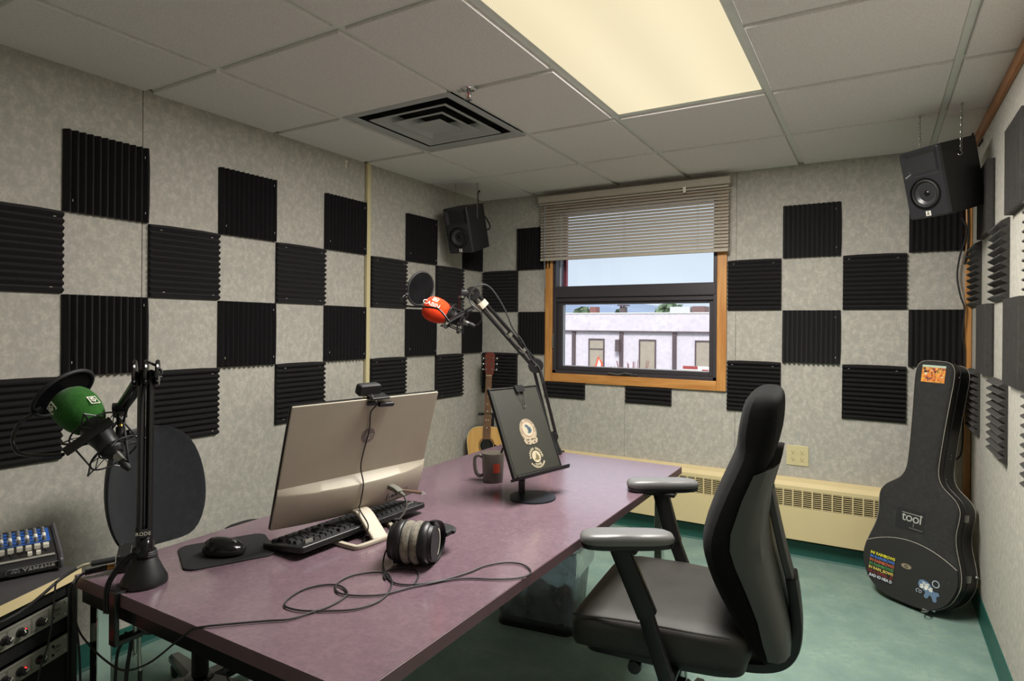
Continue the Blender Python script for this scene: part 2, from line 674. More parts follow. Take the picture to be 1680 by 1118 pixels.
# vinyl cove base
def base(name, a, b, side):
    p = [(0, 0.0), (0.012, 0.0), (0.006, 0.012), (0.004, 0.10), (0, 0.102)]
    mb = MB()
    if side == 'L':
        mb.prism(p, a, b, frame((WL, 0, 0), (1, 0, 0), (0, 0, 1), (0, -1, 0)))
    elif side == 'R':
        mb.prism(p, a, b, frame((RX1, 0, 0), (-1, 0, 0), (0, 0, 1), (0, 1, 0)))
    else:
        mb.prism(p, a, b, frame((0, WB, 0), (0, -1, 0), (0, 0, 1), (-1, 0, 0)))
    return struct(mb.build(name, M['teal_vinyl']))
base('baseboard_left', 0.0, 5.2, 'L')
base('baseboard_right', -5.2, -0.03, 'R')
base('baseboard_back', -3.02, 0.014, 'B')

# ------------------------------------------------------------------- ceiling
ce = struct(MB().box((-0.2, RY0 - 0.1, 2.36), (RX1 + 0.2, 0.2, 2.44)).build('ceiling', M['tile']))
GX = [-0.014, 0.4395, 1.0863, 1.5553, 2.2103, 2.8437, 3.02]
GY = [0.012, -0.6027, -1.2168, -1.8274, -2.4333, -3.04, -3.65, -4.26, -4.87, -5.2]
for i in range(len(GX) - 1):
    for j in range(len(GY) - 1):
        if i == 3 and j in (2, 3):
            continue
        if i == 1 and j == 2:
            continue
        x0, x1, y1, y0 = GX[i], GX[i + 1], GY[j], GY[j + 1]
        e = 0.016
        l = x0 + (e if i > 0 else 0.001)
        r = x1 - (e if i < len(GX) - 2 else 0.001)
        n_ = y1 - (e if j > 0 else 0.001)
        s_ = y0 + (e if j < len(GY) - 2 else 0.001)
        dz = random.uniform(-0.0008, 0.0008)
        mb = MB().box((l, s_, RH + dz), (r, n_, RH + 0.0155))
        mb.box((x0 + 0.002, y0 + 0.002, RH + 0.015), (x1 - 0.002, y1 - 0.002, RH + 0.026))
        mb.build('ceiling_tile', M['tile'], ce, bevel=0.002)
zr = RH + 0.011
for i in range(1, len(GX) - 1):
    MB().box((GX[i] - 0.012, RY0, zr), (GX[i] + 0.012, 0.012, zr + 0.003)).box((GX[i] - 0.002, RY0, zr + 0.003), (GX[i] + 0.002, 0.012, zr + 0.03)).build('ceiling_rail', M['rail'], ce)
for j in range(1, len(GY) - 1):
    for i in range(len(GX) - 1):
        if i == 3 and j == 3:
            continue
        MB().box((GX[i] + 0.012, GY[j] - 0.0119, zr + 0.0006), (GX[i + 1] - 0.012, GY[j] + 0.0119, zr + 0.0034)).build('cross_rail', M['rail'], ce)

# ------------------------------------------------------------------- the ceiling light
def lens_mat():
    mt, nt, b = new_mat('prismatic_lens')
    tc = nt.nodes.new('ShaderNodeTexCoord')
    sp = nt.nodes.new('ShaderNodeSeparateXYZ')
    nt.links.new(tc.outputs['Object'], sp.inputs['Vector'])
    vals = []
    for ax in ('X', 'Y'):
        a = nt.nodes.new('ShaderNodeMath')
        a.operation = 'MULTIPLY'
        a.inputs[1].default_value = 2 * PI / 0.0085
        nt.links.new(sp.outputs[ax], a.inputs[0])
        s = nt.nodes.new('ShaderNodeMath')
        s.operation = 'SINE'
        nt.links.new(a.outputs[0], s.inputs[0])
        vals.append(s)
    mu = nt.nodes.new('ShaderNodeMath')
    mu.operation = 'MULTIPLY'
    nt.links.new(vals[0].outputs[0], mu.inputs[0])
    nt.links.new(vals[1].outputs[0], mu.inputs[1])
    # two tubes show as broad brighter bands along the length
    c1 = nt.nodes.new('ShaderNodeMath')
    c1.operation = 'MULTIPLY'
    c1.inputs[1].default_value = 2 * PI / 0.30
    nt.links.new(sp.outputs['X'], c1.inputs[0])
    c2 = nt.nodes.new('ShaderNodeMath')
    c2.operation = 'COSINE'
    nt.links.new(c1.outputs[0], c2.inputs[0])
    s1 = nt.nodes.new('ShaderNodeMath')
    s1.operation = 'MULTIPLY_ADD'
    s1.inputs[1].default_value = -0.035
    s1.inputs[2].default_value = 0.86
    nt.links.new(c2.outputs[0], s1.inputs[0])
    s2 = nt.nodes.new('ShaderNodeMath')
    s2.operation = 'MULTIPLY_ADD'
    s2.inputs[1].default_value = 0.22
    nt.links.new(mu.outputs[0], s2.inputs[0])
    nt.links.new(s1.outputs[0], s2.inputs[2])
    b.inputs['Base Color'].default_value = lin((120, 115, 100))
    b.inputs['Roughness'].default_value = 0.3
    b.inputs['Emission Color'].default_value = lin((255, 240, 200))
    nt.links.new(s2.outputs[0], b.inputs['Emission Strength'])
    return mt
lt = thing('ceiling_light', 'lit fluorescent ceiling light with a prismatic cream lens', 'light', T(1.8828, -1.825, RH))
lx, ly = 0.3275 - 0.0125, 0.6083 - 0.0125
MB().box((-lx, -ly, 0.0127), (lx, ly, 0.0145)).build('lens', lens_mat(), lt)
fr = MB()
for a, b in (((-lx, -ly, .0112), (lx, -ly + .008, .0127)), ((-lx, ly - .008, .0112), (lx, ly, .0127)), ((-lx, -ly, .0112), (-lx + .008, ly, .0127)), ((lx - .008, -ly, .0112), (lx, ly, .0127))):
    fr.box(a, b)
fr.build('lens_frame', M['rail'], lt)
MB().box((-lx, -ly, 0.0155), (lx, ly, 0.08)).build('housing', M['rail'], lt)

# ------------------------------------------------------------------- air diffuser
M['vent'] = mat('grey_vent_enamel', (176, 178, 178), rough=0.5, var=0.05, scale=6)
ad = thing('air_diffuser', 'square grey four-way ceiling air diffuser beside the lit panel', 'vent', T(0.76285, -1.5221, RH))
hs = 0.311
b = MB()
rg = []
def sq(h, z):
    return [(-h, -h, z), (h, -h, z), (h, h, z), (-h, h, z)]
b.loft([sq(hs, .004), sq(hs - .03, .001), sq(hs - .052, .010)], smooth=False, cap=False)
b.loft([sq(hs - .052, .010), sq(hs - .056, .06)], smooth=False, cap=False, mi=1)  # inner sides coloured dark for the shade in the gap
b.build('face_frame', [M['vent'], M['dark']], ad)
for k, (ro, ri) in enumerate(((0.222, 0.138), (0.148, 0.074))):
    v_ = MB().loft([sq(ro, .003), sq(ro - .001, .0), sq(ro - .014, .0005), sq(ri, .040)], smooth=False, cap=False)
    v_.loft([sq(ri, .040), sq(ri, .0415), sq(ro, .003)], smooth=False, cap=False, mi=1)  # vane backs coloured dark so the gaps look shaded
    v_.build('cone_vane', [M['vent'], M['dark']], ad)
MB().loft([sq(.080, .002), sq(.078, .0), sq(.05, .010), sq(.014, .030)], smooth=False).cyl((0, 0, .03), (0, 0, .012), .003).build('centre_vane', M['vent'], ad)
MB().box((-.26, -.26, .062), (.26, .26, .066)).loft([sq(.256, .055), sq(.256, .062)], smooth=False, cap=False).build('duct', M['dark'], ad)

# ------------------------------------------------------------------- sprinkler and wall hook
sp = thing('sprinkler_head', 'chrome fire sprinkler head hanging from the ceiling grid', 'sprinkler', T(1.165, -1.8274, RH + .006))
MB().lathe([(0.034, 0), (0.033, -.004), (0.026, -.009), (0.014, -.011), (0.012, -.004)], 28).build('escutcheon', M['chrome'], sp)
b = MB().cyl((0, 0, 0), (0, 0, -.018), .008)
for s in (-1, 1):
    b.tube([(s * .008, 0, -.014), (s * .013, 0, -.026), (s * .004, 0, -.044)], .0025)
b.build('frame_arms', M['chrome'], sp)
MB().cyl((0, 0, -.018), (0, 0, -.040), .0028).build('glass_bulb', mat('red_bulb', (150, 40, 24), rough=.2), sp)
b = MB().lathe([(0.0, -.049), (0.014, -.048), (0.014, -.0465), (0, -.0455)], 20)
for k in range(10):
    a = 2 * PI * k / 10
    b.cbox((0, 0, 0), (.006, .003, .001), T(.016 * math.cos(a), .016 * math.sin(a), -.0475) @ RZ(a))
b.build('deflector', M['chrome'], sp)
hk = thing('wall_hook', 'small clear hook stuck high on the left wall under the ceiling', 'hook', T(WL, -1.359, 2.245))
MB().box((0, -.008, -.03), (.002, .008, .012)).build('hook_plate', M['white'], hk, bevel=.0008)
MB().tube(smooth_path([(.002, 0, -.004), (.012, 0, -.012), (.014, 0, -.024), (.006, 0, -.028)]), .0018).build('hook_wire', M['steel'], hk)

# ------------------------------------------------------------------- window
win = MB()
# oak jamb liner
win.box((WX0, WB - .002, WZ0), (WX0 + .034, .03, WZ1)).box((WX1 - .034, WB - .002, WZ0), (WX1, .03, WZ1))
win.box((WX0, WB - .002, WZ0), (WX1, .03, WZ0 + .037)).box((WX0, WB - .002, WZ1 - .03), (WX1, .03, WZ1))
win = struct(win.build('window_1', M['wood']))
cw = 0.058
MB().box((.541, -.010, .936), (.541 + cw, WB, 2.21)).build('casing_board', M['wood'], win, bevel=.004)
MB().box((1.800 - cw, -.010, .936), (1.800, WB, 2.21)).build('casing_board', M['wood'], win, bevel=.004)
MB().box((.541 + cw, -.0095, .936), (1.800 - cw, WB, .936 + cw + .003)).build('casing_board', M['wood_h'], win, bevel=.004)
MB().box((.541 + cw, -.0095, 2.152), (1.800 - cw, WB, 2.21)).build('casing_board', M['wood_h'], win, bevel=.004)
X0, X1, Z0, Z1, ZM0, ZM1 = .599, 1.742, .997, 2.16, 1.517, 1.608
b = MB()
b.box((X0, .0, Z0), (X0 + .024, .12, Z1)).box((X1 - .024, .0, Z0), (X1, .12, Z1))
b.box((X0, .0, Z0), (X1, .12, Z0 + .022)).box((X0, .0, Z1 - .03), (X1, .12, Z1))
b.build('window_frame', M['bronze'], win, bevel=.002)
MB().box((X0 + .01, -.004, ZM0 + .012), (X1 - .01, .12, ZM1)).build('mullion', M['bronze'], win, bevel=.004)
MB().box((X0 + .02, .012, ZM0 - .018), (X1 - .02, .1, ZM0 + .013)).build('head_stop', M['bronze'], win, bevel=.003)
# opening sash below
sx0, sx1, sz0, sz1 = X0 + .024, X1 - .024, Z0 + .022, ZM0 - .004
b = MB()
q = .036
b.box((sx0, .03, sz0), (sx0 + q, .085, sz1)).box((sx1 - q + .006, .03, sz0), (sx1, .085, sz1))
b.box((sx0 + q, .03, sz0), (sx1 - q + .006, .085, sz0 + .028)).box((sx0 + q, .03, sz1 - .028), (sx1 - q + .006, .085, sz1))
b.build('sash', M['bronze'], win, bevel=.003)
b = MB()
for (x0, x1, z0, z1, y) in ((sx0 + q, sx1 - q + .006, sz0 + .028, sz1 - .028, .05), (X0 + .024, X1 - .024, ZM1, Z1 - .03, .06)):
    t_ = .004
    b.box((x0, y, z0), (x0 + t_, y + .02, z1)).box((x1 - t_, y, z0), (x1, y + .02, z1)).box((x0, y, z0), (x1, y + .02, z0 + t_)).box((x0, y, z1 - t_), (x1, y + .02, z1))
b.build('glazing_bead', mat('pale_bead', (196, 198, 205), rough=.4), win)
M['glass'] = thin_clear('window_glass', (240, 246, 250))
MB().box((sx0 + q, .062, sz0 + .028), (sx1 - q + .006, .066, sz1 - .028)).build('pane', M['glass'], win)
MB().box((X0 + .024, .072, ZM1), (X1 - .024, .076, Z1 - .03)).build('pane', M['glass'], win)
MB().box((.606, .14, 1.58), (.634, .17, 2.2)).build('outer_trim', mat('red_trim', (196, 84, 96), rough=.5), win)
ck = MB().box((1.14, -.012, 1.003), (1.235, .004, 1.019)).cyl((1.19, -.014, 1.011), (1.19, .0, 1.011), .012).build('crank_base', M['bronze'], win, bevel=.003)
MB().tube(smooth_path([(1.19, -.02, 1.016), (1.15, -.024, 1.022), (1.10, -.022, 1.012), (1.055, -.02, 1.017), (1.035, -.02, 1.017)]), [.004] * 24 + [.006], 8).build('crank_handle', M['steel'], ck)
lk = MB().box((.607, -.006, 1.17), (.619, .0, 1.30)).build('lock_plate', M['bronze'], win, bevel=.002)
MB().tube(smooth_path([(.613, -.006, 1.28), (.613, -.02, 1.26), (.613, -.022, 1.2), (.613, -.012, 1.175)]), .004).build('lock_lever', M['steel'], lk)

# ------------------------------------------------------------------- venetian blind
def blind_mat():
    mt, nt, b = new_mat('blind_slat')
    no = nt.nodes.new('ShaderNodeTexNoise')
    no.inputs['Scale'].default_value = 8
    rp = nt.nodes.new('ShaderNodeValToRGB')
    rp.color_ramp.elements[0].color = lin((172, 164, 150))
    rp.color_ramp.elements[1].color = lin((186, 177, 162))
    nt.links.new(no.outputs['Fac'], rp.inputs['Fac'])
    nt.links.new(rp.outputs['Color'], b.inputs['Base Color'])
    b.inputs['Roughness'].default_value = .45
    return mt
M['slat'] = blind_mat()
vb = thing('venetian_blind', 'beige venetian blind half drawn over the window', 'blind', T(1.173, -.052, 1.787))
MB().box((-.655, -.03, .405), (.657, .028, .412)).box((-.655, -.03, .412), (.657, -.022, .450)).box((-.655, .02, .412), (.657, .028, .450)).build('headrail', M['slat'], vb, bevel=.002)
MB().box((-.648, -.024, .388), (.648, -.019, .398)).build('valance_lip', M['slat'], vb)
sl = MB()
prof = []
for k in range(5):
    u = -1 + 2 * k / 4
    prof.append((u * .0125, .0022 * (1 - u * u)))
rings = []
for x in (-.645, .645):
    rings.append([(x, p[0], p[1]) for p in prof] + [(x, p[0], p[1] - .0005) for p in reversed(prof)])
sl.loft(rings, smooth=True)
slm = sl.mesh('slat', M['slat'])
NS = 19
for k in range(NS):
    share('slat', slm, vb, T(0, 0, .018 + k * .0203) @ RX(math.radians(50 + random.uniform(-2.5, 2.5))) @ RY(random.uniform(-.0012, .0012)))
MB().box((-.645, -.012, .0), (.645, .012, .011)).build('bottom_rail', M['slat'], vb, bevel=.003)
for x in (-.53, -.02, .46, .60, -.615):
    b = MB()
    for y in (-.0115, .0115):
        b.cyl((x, y, .005), (x, y, .405), .0008, 6)
    b.build('ladder_cord', M['slat'], vb)
MB().tube([(-.60, -.032, .40), (-.60, -.030, .0), (-.597, -.02, -.19)], .0035, 8).build('tilt_wand', thin_clear('clear_wand', (235, 238, 240), haze=.35), vb)
MB().box((.375, -.034, .375), (.392, -.028, .41)).tube([(.383, -.034, .39), (.383, -.04, .38), (.383, -.036, .372)], .002).build('cord_clip', M['white'], vb)

# ------------------------------------------------------------------- baseboard heater
ht = thing('baseboard_heater', 'long cream baseboard heater with a slotted grille under the window wall', 'heater', T(0, WB, 0))
HX0, HX1, dp = 0.34, 2.985, -.072
b = MB()
b.prism([(0, .455), (0, .46), (dp * .72, .445), (dp, .425), (dp, .403), (dp + .004, .403), (dp + .004, .423), (dp * .7, .438)], HX0, HX1, frame((0, 0, 0), (0, 1, 0), (0, 0, 1), (1, 0, 0)))
b.build('top_hood', M['cream'], ht, bevel=.001)
MB().box((HX0, dp, .125), (HX1, dp + .003, .305)).box((HX0, dp, .12), (HX1, dp + .02, .125)).build('front_panel', M['cream'], ht, bevel=.001)
MB().box((HX0, -.03, .10), (HX1, -.0, .45)).build('back_case', M['dark'], ht)
b1 = MB().box((-.0035, dp - .001, .303), (.0035, dp + .003, .405)).mesh('grille_bar', M['cream'])
x = HX0 + .03
while x < HX1:
    share('grille_bar', b1, ht, T(x, 0, 0))
    x += .0505
b2 = MB().box((HX0, dp + .001, -.0014), (HX1, dp + .012, .0014)).mesh('louver', M['cream'])
for k in range(9):
    share('louver', b2, ht, T(0, 0, .309 + k * .0112))
for x in (HX0, HX1 - .002):
    MB().prism([(0, .12), (0, .455), (dp * .72, .445), (dp, .425), (dp, .12)], x, x + .002, frame((0, 0, 0), (0, 1, 0), (0, 0, 1), (1, 0, 0))).build('end_cap', M['cream'], ht)
MB().box((2.62, dp * .9, .30), (2.985, 0, .46)).build('corner_cover', M['cream'], ht, bevel=.003)

# ------------------------------------------------------------------- outlet
ou = thing('wall_outlet', 'ivory four-socket outlet plate on the back wall', 'outlet', frame((2.203, WB, .588), (1, 0, 0), (0, 0, 1), (0, -1, 0)))
MB().prism(rrect(.118, .116, .006), 0, .005).build('cover_plate', M['ivory'], ou, bevel=.0015)
for sx_ in (-.024, .024):
    for sy_ in (-.0205, .0205):
        b = MB().prism([(.0165 * math.cos(2 * PI * k / 24), max(-.0135, min(.0135, .0165 * math.sin(2 * PI * k / 24)))) for k in range(24)], .004, .0065, T(sx_, sy_, 0))
        so_ = b.build('socket', M['ivory'], ou)
        MB().cbox((-.006, .003, .0066), (.0018, .008, .0006), T(sx_, sy_, 0)).cbox((.006, .003, .0066), (.0018, .0065, .0006), T(sx_, sy_, 0)).prism([(.0026 * math.cos(2 * PI * k / 12), -.0075 + .0026 * math.sin(2 * PI * k / 12)) for k in range(12)], .0063, .0069, T(sx_, sy_, 0)).build('slots', M['dark'], so_)
for sx_ in (-.024, .024):
    MB().prism([(.003 * math.cos(2 * PI * k / 12), .003 * math.sin(2 * PI * k / 12)) for k in range(12)], .005, .0062, T(sx_, 0, 0)).build('screw', M['ivory'], ou)

# =================================================================== acoustic foam tiles
def foam_mesh(w, h, vertical, base_t, tip, n, mt):
    """wedge foam: ridges along v (upright) or along u (level); faces +z"""
    b = MB()
    L, W_ = (h, w) if vertical else (w, h)
    p = W_ / n
    prof = []
    for k in range(n):
        c = (k + .5) * p - W_ / 2
        if k == 0:
            prof.append((c - p / 2, base_t))
        prof.append((c - p * .07, base_t + tip))
        prof.append((c + p * .07, base_t + tip))
        prof.append((c + p / 2, base_t))
    rings = []
    K = 5
    for i in range(K):
        t = -L / 2 + L * i / (K - 1)
        ring_ = []
        for j, (a, z) in enumerate(prof):
            ja = random.uniform(-.0009, .0009) if z > base_t + .001 else 0
            if (j < 3 or j > len(prof) - 4) and 0 < i < K - 1:
                ja += .003 * math.sin(j) * (1 if j < 4 else -1)
            ring_.append((a + ja, z))
        ring_ += [(W_ / 2, 0), (-W_ / 2, 0)]
        rings.append([((a, t, z) if vertical else (t, a, z)) for a, z in ring_])
    if not vertical:
        rings = [list(reversed(r_)) for r_ in rings]
    b.loft(rings, smooth=False)
    # flip so the normals face outward
    b.f = [tuple(reversed(f)) for f in b.f]
    return b.mesh('foam_tile', mt)

S = .303
fm = {}
for i in range(3):
    fm['V', i] = foam_mesh(S, S, True, .009, .017, 12, M['foam'])
    fm['H', i] = foam_mesh(S, S, False, .009, .017, 12, M['foam'])
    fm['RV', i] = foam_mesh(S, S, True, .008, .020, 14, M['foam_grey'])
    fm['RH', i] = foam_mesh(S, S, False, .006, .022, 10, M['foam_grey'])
pin = MB().cbox((0, 0, 0), (.009, .0012, .001)).mesh('staple', M['white'])


def foam(key, i, X, label, group, pins=0, level=True):
    o = bpy.data.objects.new('foam_tile', fm[key, i % 3] if isinstance(key, str) else key)
    COL.objects.link(o)
    o.matrix_world = X @ RZ(random.uniform(-.004, .004))
    tag(o, label, 'foam tile', group)
    for k in range(pins):
        px = (-.115, .115, -.11, .115)[k] + random.uniform(-.01, .01)
        py = (.130, .127, -.127, -.13)[k]
        if level:
            share('staple', pin, o, T(px, py, .024) @ RZ(random.uniform(-.1, .1)))
        else:
            share('staple', pin, o, T(py, px, .024) @ RZ(PI / 2))
    return o


R = [2.0411 - .305 * k for k in range(5)]     # row boundaries from the top


def XL(yc, zc):
    return frame((WL + .0004, yc, zc), (0, 1, 0), (0, 0, 1), (1, 0, 0))


def XB(xc, zc):
    return frame((xc, WB - .0004, zc), (1, 0, 0), (0, 0, 1), (0, -1, 0))


def XR(yc, zc):
    return frame((RX1 - .0004, yc, zc), (0, -1, 0), (0, 0, 1), (-1, 0, 0))


y0 = -2.7358
ed = [y0 + .305 * k for k in range(6)]
ed2 = [-1.1645 + .305 * k for k in range(5)]
cen = {-1: y0 - .1525}
for k in range(5):
    cen[k] = (ed[k] + ed[k + 1]) / 2
for k in range(4):
    cen[5 + k] = (ed2[k]) + .1515
ORD = ['first', 'second', 'third', 'fourth', 'fifth']
for row, cols, key, what in ((0, (0, 2, 4, 6, 8), 'V', 'upright ridges'), (1, (-1, 1, 3, 5, 7), 'H', 'level ridges'), (2, (0, 2, 4, 6, 8), 'V', 'upright ridges'), (3, (-1, 1, 3, 5, 7), 'H', 'level ridges')):
    rn = ['top', 'second', 'third', 'bottom'][row]
    for i, c in enumerate(cols):
        z = (R[row] + R[row + 1]) / 2
        me = key
        if c == 8:
            me = foam_mesh(.238, S, True, .009, .017, 10, M['foam'])
            yc = -.130
        else:
            yc = cen[c]
        foam(me, i + row, XL(yc, z), 'black foam tile with %s on left wall, %s row, %s from the left' % (what, rn, ORD[i]),
             'foam tiles on the left wall', (4 if key == 'H' else 3) if c < 8 else 0, key == 'H')
# back wall, left of the window
lab = 'black foam tile with %s on the back wall, %s'
gB = 'foam tiles on the back wall'
foam(foam_mesh(.290, S, True, .009, .017, 12, M['foam']), 0, XB(.442, (R[0] + R[1]) / 2), lab % ('upright ridges', 'tucked behind the blind'), gB)
foam('H', 0, XB(.155, (R[1] + R[2]) / 2), lab % ('level ridges', 'second row by far corner'), gB)
foam(foam_mesh(.222, S, True, .009, .017, 9, M['foam']), 0, XB(.424, (R[2] + R[3]) / 2), lab % ('upright ridges', 'left of the window frame'), gB)
foam('H', 1, XB(.155, (R[3] + R[4]) / 2), lab % ('level ridges', 'behind the guitar headstock'), gB)
foam(foam_mesh(.308, .112, False, .009, .017, 4, M['foam']), 0, XB(.698, .878), lab % ('level ridges', 'left strip under the window'), gB)
foam(foam_mesh(.308, .112, False, .009, .017, 4, M['foam']), 0, XB(1.305, .878), lab % ('level ridges', 'middle strip under the window'), gB)
c4 = [1.957, 2.2675, 2.5825, 2.867]
for row, cols, key in ((0, (1, 3), 'V'), (1, (0, 2), 'H'), (2, (1, 3), 'V'), (3, (0, 2), 'H')):
    for i, c in enumerate(cols):
        where = {(0, 1): 'highest tile right of the window', (0, 3): 'partly behind the right speaker', (1, 0): 'second row, touching the window', (1, 2): 'second row, left below speaker',
                 (2, 1): 'third row, above chair back', (2, 3): 'just above the guitar case top', (3, 0): 'bottom row, behind chair headrest', (3, 2): 'left of the guitar case'}[row, c]
        me = key if c < 3 else foam_mesh(.245, S, True, .009, .017, 9, M['foam'])
        foam(me, i + row, XB(c4[c], (R[row] + R[row + 1]) / 2), lab % ('upright ridges' if key == 'V' else 'level ridges', where), gB, 2 if c < 3 else 0, key == 'H')
# right wall
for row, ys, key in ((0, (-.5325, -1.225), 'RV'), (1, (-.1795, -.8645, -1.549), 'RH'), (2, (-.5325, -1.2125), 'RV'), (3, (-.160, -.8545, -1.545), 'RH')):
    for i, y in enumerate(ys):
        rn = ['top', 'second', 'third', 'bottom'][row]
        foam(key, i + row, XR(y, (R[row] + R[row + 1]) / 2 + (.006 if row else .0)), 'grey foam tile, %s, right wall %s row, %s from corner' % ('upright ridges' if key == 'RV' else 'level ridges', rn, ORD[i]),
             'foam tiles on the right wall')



# =================================================================== outside the window
M['stucco'] = mottled('pale_stucco', ((222, 208, 210), (232, 218, 220), (214, 202, 204)), (1.2, 5), bump=.3, bscale=40, fine=.05, fscale=20)
M['brown'] = mat('brown_trim', (96, 78, 78), rough=.6, var=.05, scale=3)
M['shade'] = mat('window_blind_tan', (176, 160, 140), rough=.6, var=.08, scale=4)
M['lightened_asphalt'] = mat('lightened_asphalt', (150, 150, 150), rough=.9, var=.1, scale=2)  # ground lightened to bounce daylight up to the ceiling
struct(MB().box((-90, .6, -4.2), (60, 120, -4.0)).build('ground', M['lightened_asphalt']))
bl = thing('street_building', 'pale stucco building with brown posts across the street', 'building', T(-8, 24, -4.0))
MB().box((-9, 0, 0), (12, 12, 5.12)).build('wall', M['stucco'], bl)
MB().box((-9.1, -.12, 5.15), (12.1, 12, 5.98)).build('parapet', M['stucco'], bl)
MB().box((-9.15, -.16, 5.98), (12.15, 12, 6.03)).build('coping', M['white'], bl)
MB().box((-9.1, -.16, 5.09), (12.1, 0, 5.15)).build('belt_course', M['brown'], bl)
for x in (-5.6, -2.72, -.17, 2.45, 5.1, 7.7):
    MB().box((x - .09, -.10, 0), (x + .09, .02, 5.1)).build('post', M['brown'], bl)
MB().box((-.40, -.30, 4.15), (-.20, -.08, 4.72)).build('wall_lamp', M['brown'], bl)
for k, (x0, x1) in enumerate(((-4.5, -3.75), (-1.85, -1.12), (.78, 1.50), (3.45, 4.25), (6.0, 6.7))):
    f_ = MB()
    for a in (((x0 - .06, -.06, 2.6), (x0, .0, 4.75)), ((x1, -.06, 2.6), (x1 + .06, .0, 4.75)), ((x0, -.06, 4.68), (x1, 0, 4.75)), ((x0, -.06, 2.6), (x1, 0, 2.66))):
        f_.box(*a)
    if k == 1:
        f_.box((x0, -.05, 4.2), (x1, 0, 4.26))
    wf = f_.build('window', M['brown'], bl)
    MB().box((x0, -.03, 2.66), (x1, -.012, 4.68)).build('pane', M['shade'], wf)
    if k == 1:
        MB().prism([(x0 + .02, 2.7), (x1 - .02, 2.7), (x1 - .02, 3.55), (x0 + .45, 3.9), (x0 + .3, 3.4), (x0 + .02, 3.35)], .031, .034, frame((0, 0, 0), (1, 0, 0), (0, 0, 1), (0, -1, 0))).build('poster', mat('orange_poster', (226, 96, 66), rough=.6, var=.2, scale=6), wf)
        MB().prism([(x0 + .35, 3.2), (x0 + .55, 3.05), (x0 + .62, 3.5), (x0 + .5, 3.75)], .035, .037, frame((0, 0, 0), (1, 0, 0), (0, 0, 1), (0, -1, 0))).build('poster_print', M['white'], wf)
for x, w in ((-9.0, .9), (-5.72, .62), (2.6, 1.0)):
    pass
ch = MB().box((-2.55, 1.5, 6.0), (-2.2, 2.0, 6.38)).build('chimney', mat('brick_red', (132, 84, 78), rough=.8), bl)
MB().box((-.75, 1.2, 6.0), (-.5, 1.6, 6.36)).box((-.85, 1.1, 6.4), (-.4, 1.7, 6.47)).box((-.72, 1.2, 6.3), (-.68, 1.3, 6.45)).box((-.56, 1.2, 6.3), (-.52, 1.3, 6.45)).build('roof_vent', M['brown'], bl)
MB().box((1.6, 2, 6.0), (2.6, 3, 6.36)).build('roof_hut', mat('pale_shed', (200, 196, 196), rough=.8), bl)
MB().box((2.7, 2, 6.0), (3.3, 3, 6.38)).build('roof_block', mat('brown_block', (120, 92, 88), rough=.8), bl)
# a parked van's roof sign low at the right edge of the pane, and a bare shrub
M['leaf'] = mat('spruce_green', (84, 104, 84), rough=.9, var=.3, scale=.9)
M['leaf2'] = mat('birch_green', (112, 128, 98), rough=.9, var=.3, scale=.9)
M['bark'] = mat('bark', (84, 70, 60), rough=.9)


def tree(x, y, h, r, kind, label, z0=-4.0):
    t = thing('tree', label, 'tree', T(x, y, z0), 'trees behind the pale building')
    rnd = random.Random(int(x * 31 + y))
    MB().tube([(0, 0, 0), (.05, .05, h * .5), (0, 0, h * .9)], [.18, .12, .03], 8).build('trunk', M['bark'], t)
    b = MB()
    for k in range(900):
        a = rnd.uniform(0, 2 * PI)
        tt = rnd.random()
        if kind == 'cone':
            zz = h * (.15 + .85 * tt)
            rr = r * (1 - tt) ** .8 * (.45 + .55 * rnd.random())
        else:
            zz = h * (.35 + .65 * tt)
            rr = r * math.sqrt(max(0, 1 - (2 * tt - 1) ** 2)) * (.35 + .65 * rnd.random())
        s = rnd.uniform(.16, .34)
        c = Vector((rr * math.cos(a), rr * math.sin(a), zz))
        n1 = Vector((rnd.uniform(-1, 1), rnd.uniform(-1, 1), rnd.uniform(-.4, 1))).normalized()
        u_ = n1.orthogonal().normalized() * s
        v_ = n1.cross(u_).normalized() * s * .6
        b.raw([c - u_, c - v_, c + u_, c + v_], [(0, 1, 2, 3)])
    cr = b.build('crown', M['leaf'] if kind == 'cone' else M['leaf2'], t)
    cr['kind'] = 'stuff'


tree(-18.6, 42, 6.9, 1.5, 'round', 'bushy tree above the pale building roof at the left of the pane')
tree(-16.3, 44, 6.7, .8, 'cone', 'slim dark tree beside the bushy one left of the red chimney')
tree(-10.6, 40, 7.1, 1.9, 'round', 'wide green tree above the roof right of the roof vent')
tree(-6.1, 44, 6.4, 1.2, 'round', 'green tree near the right edge of the lower pane')
tree(-4.6, 46, 6.7, 1.0, 'cone', 'dark pointed tree at the right end of the roofline')
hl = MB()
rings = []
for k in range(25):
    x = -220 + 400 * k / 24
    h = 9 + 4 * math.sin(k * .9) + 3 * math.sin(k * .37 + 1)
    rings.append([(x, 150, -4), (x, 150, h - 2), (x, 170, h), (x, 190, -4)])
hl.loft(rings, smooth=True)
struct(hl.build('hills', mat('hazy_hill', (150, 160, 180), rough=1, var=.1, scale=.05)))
sb = thing('street_shrub', 'bare reddish shrub in front of the pale building', 'shrub', T(-6.1, 20, -4.0))
b = MB()
rnd = random.Random(3)
for k in range(46):
    a = rnd.uniform(0, 2 * PI)
    r_ = rnd.uniform(.2, 1.0)
    h = rnd.uniform(3.1, 4.0)
    b.tube([(0, 0, 0), (r_ * .5 * math.cos(a), r_ * .5 * math.sin(a), h * .6), (r_ * math.cos(a), r_ * math.sin(a), h)], [.03, .02, .012], 5)
b.build('twigs', mat('red_twig', (150, 96, 92), rough=.8, var=.2), sb)['kind'] = 'stuff'
vs = thing('street_sign', 'low red and white signboard at the lower right of the window', 'sign', T(-2.85, 20, -.60))
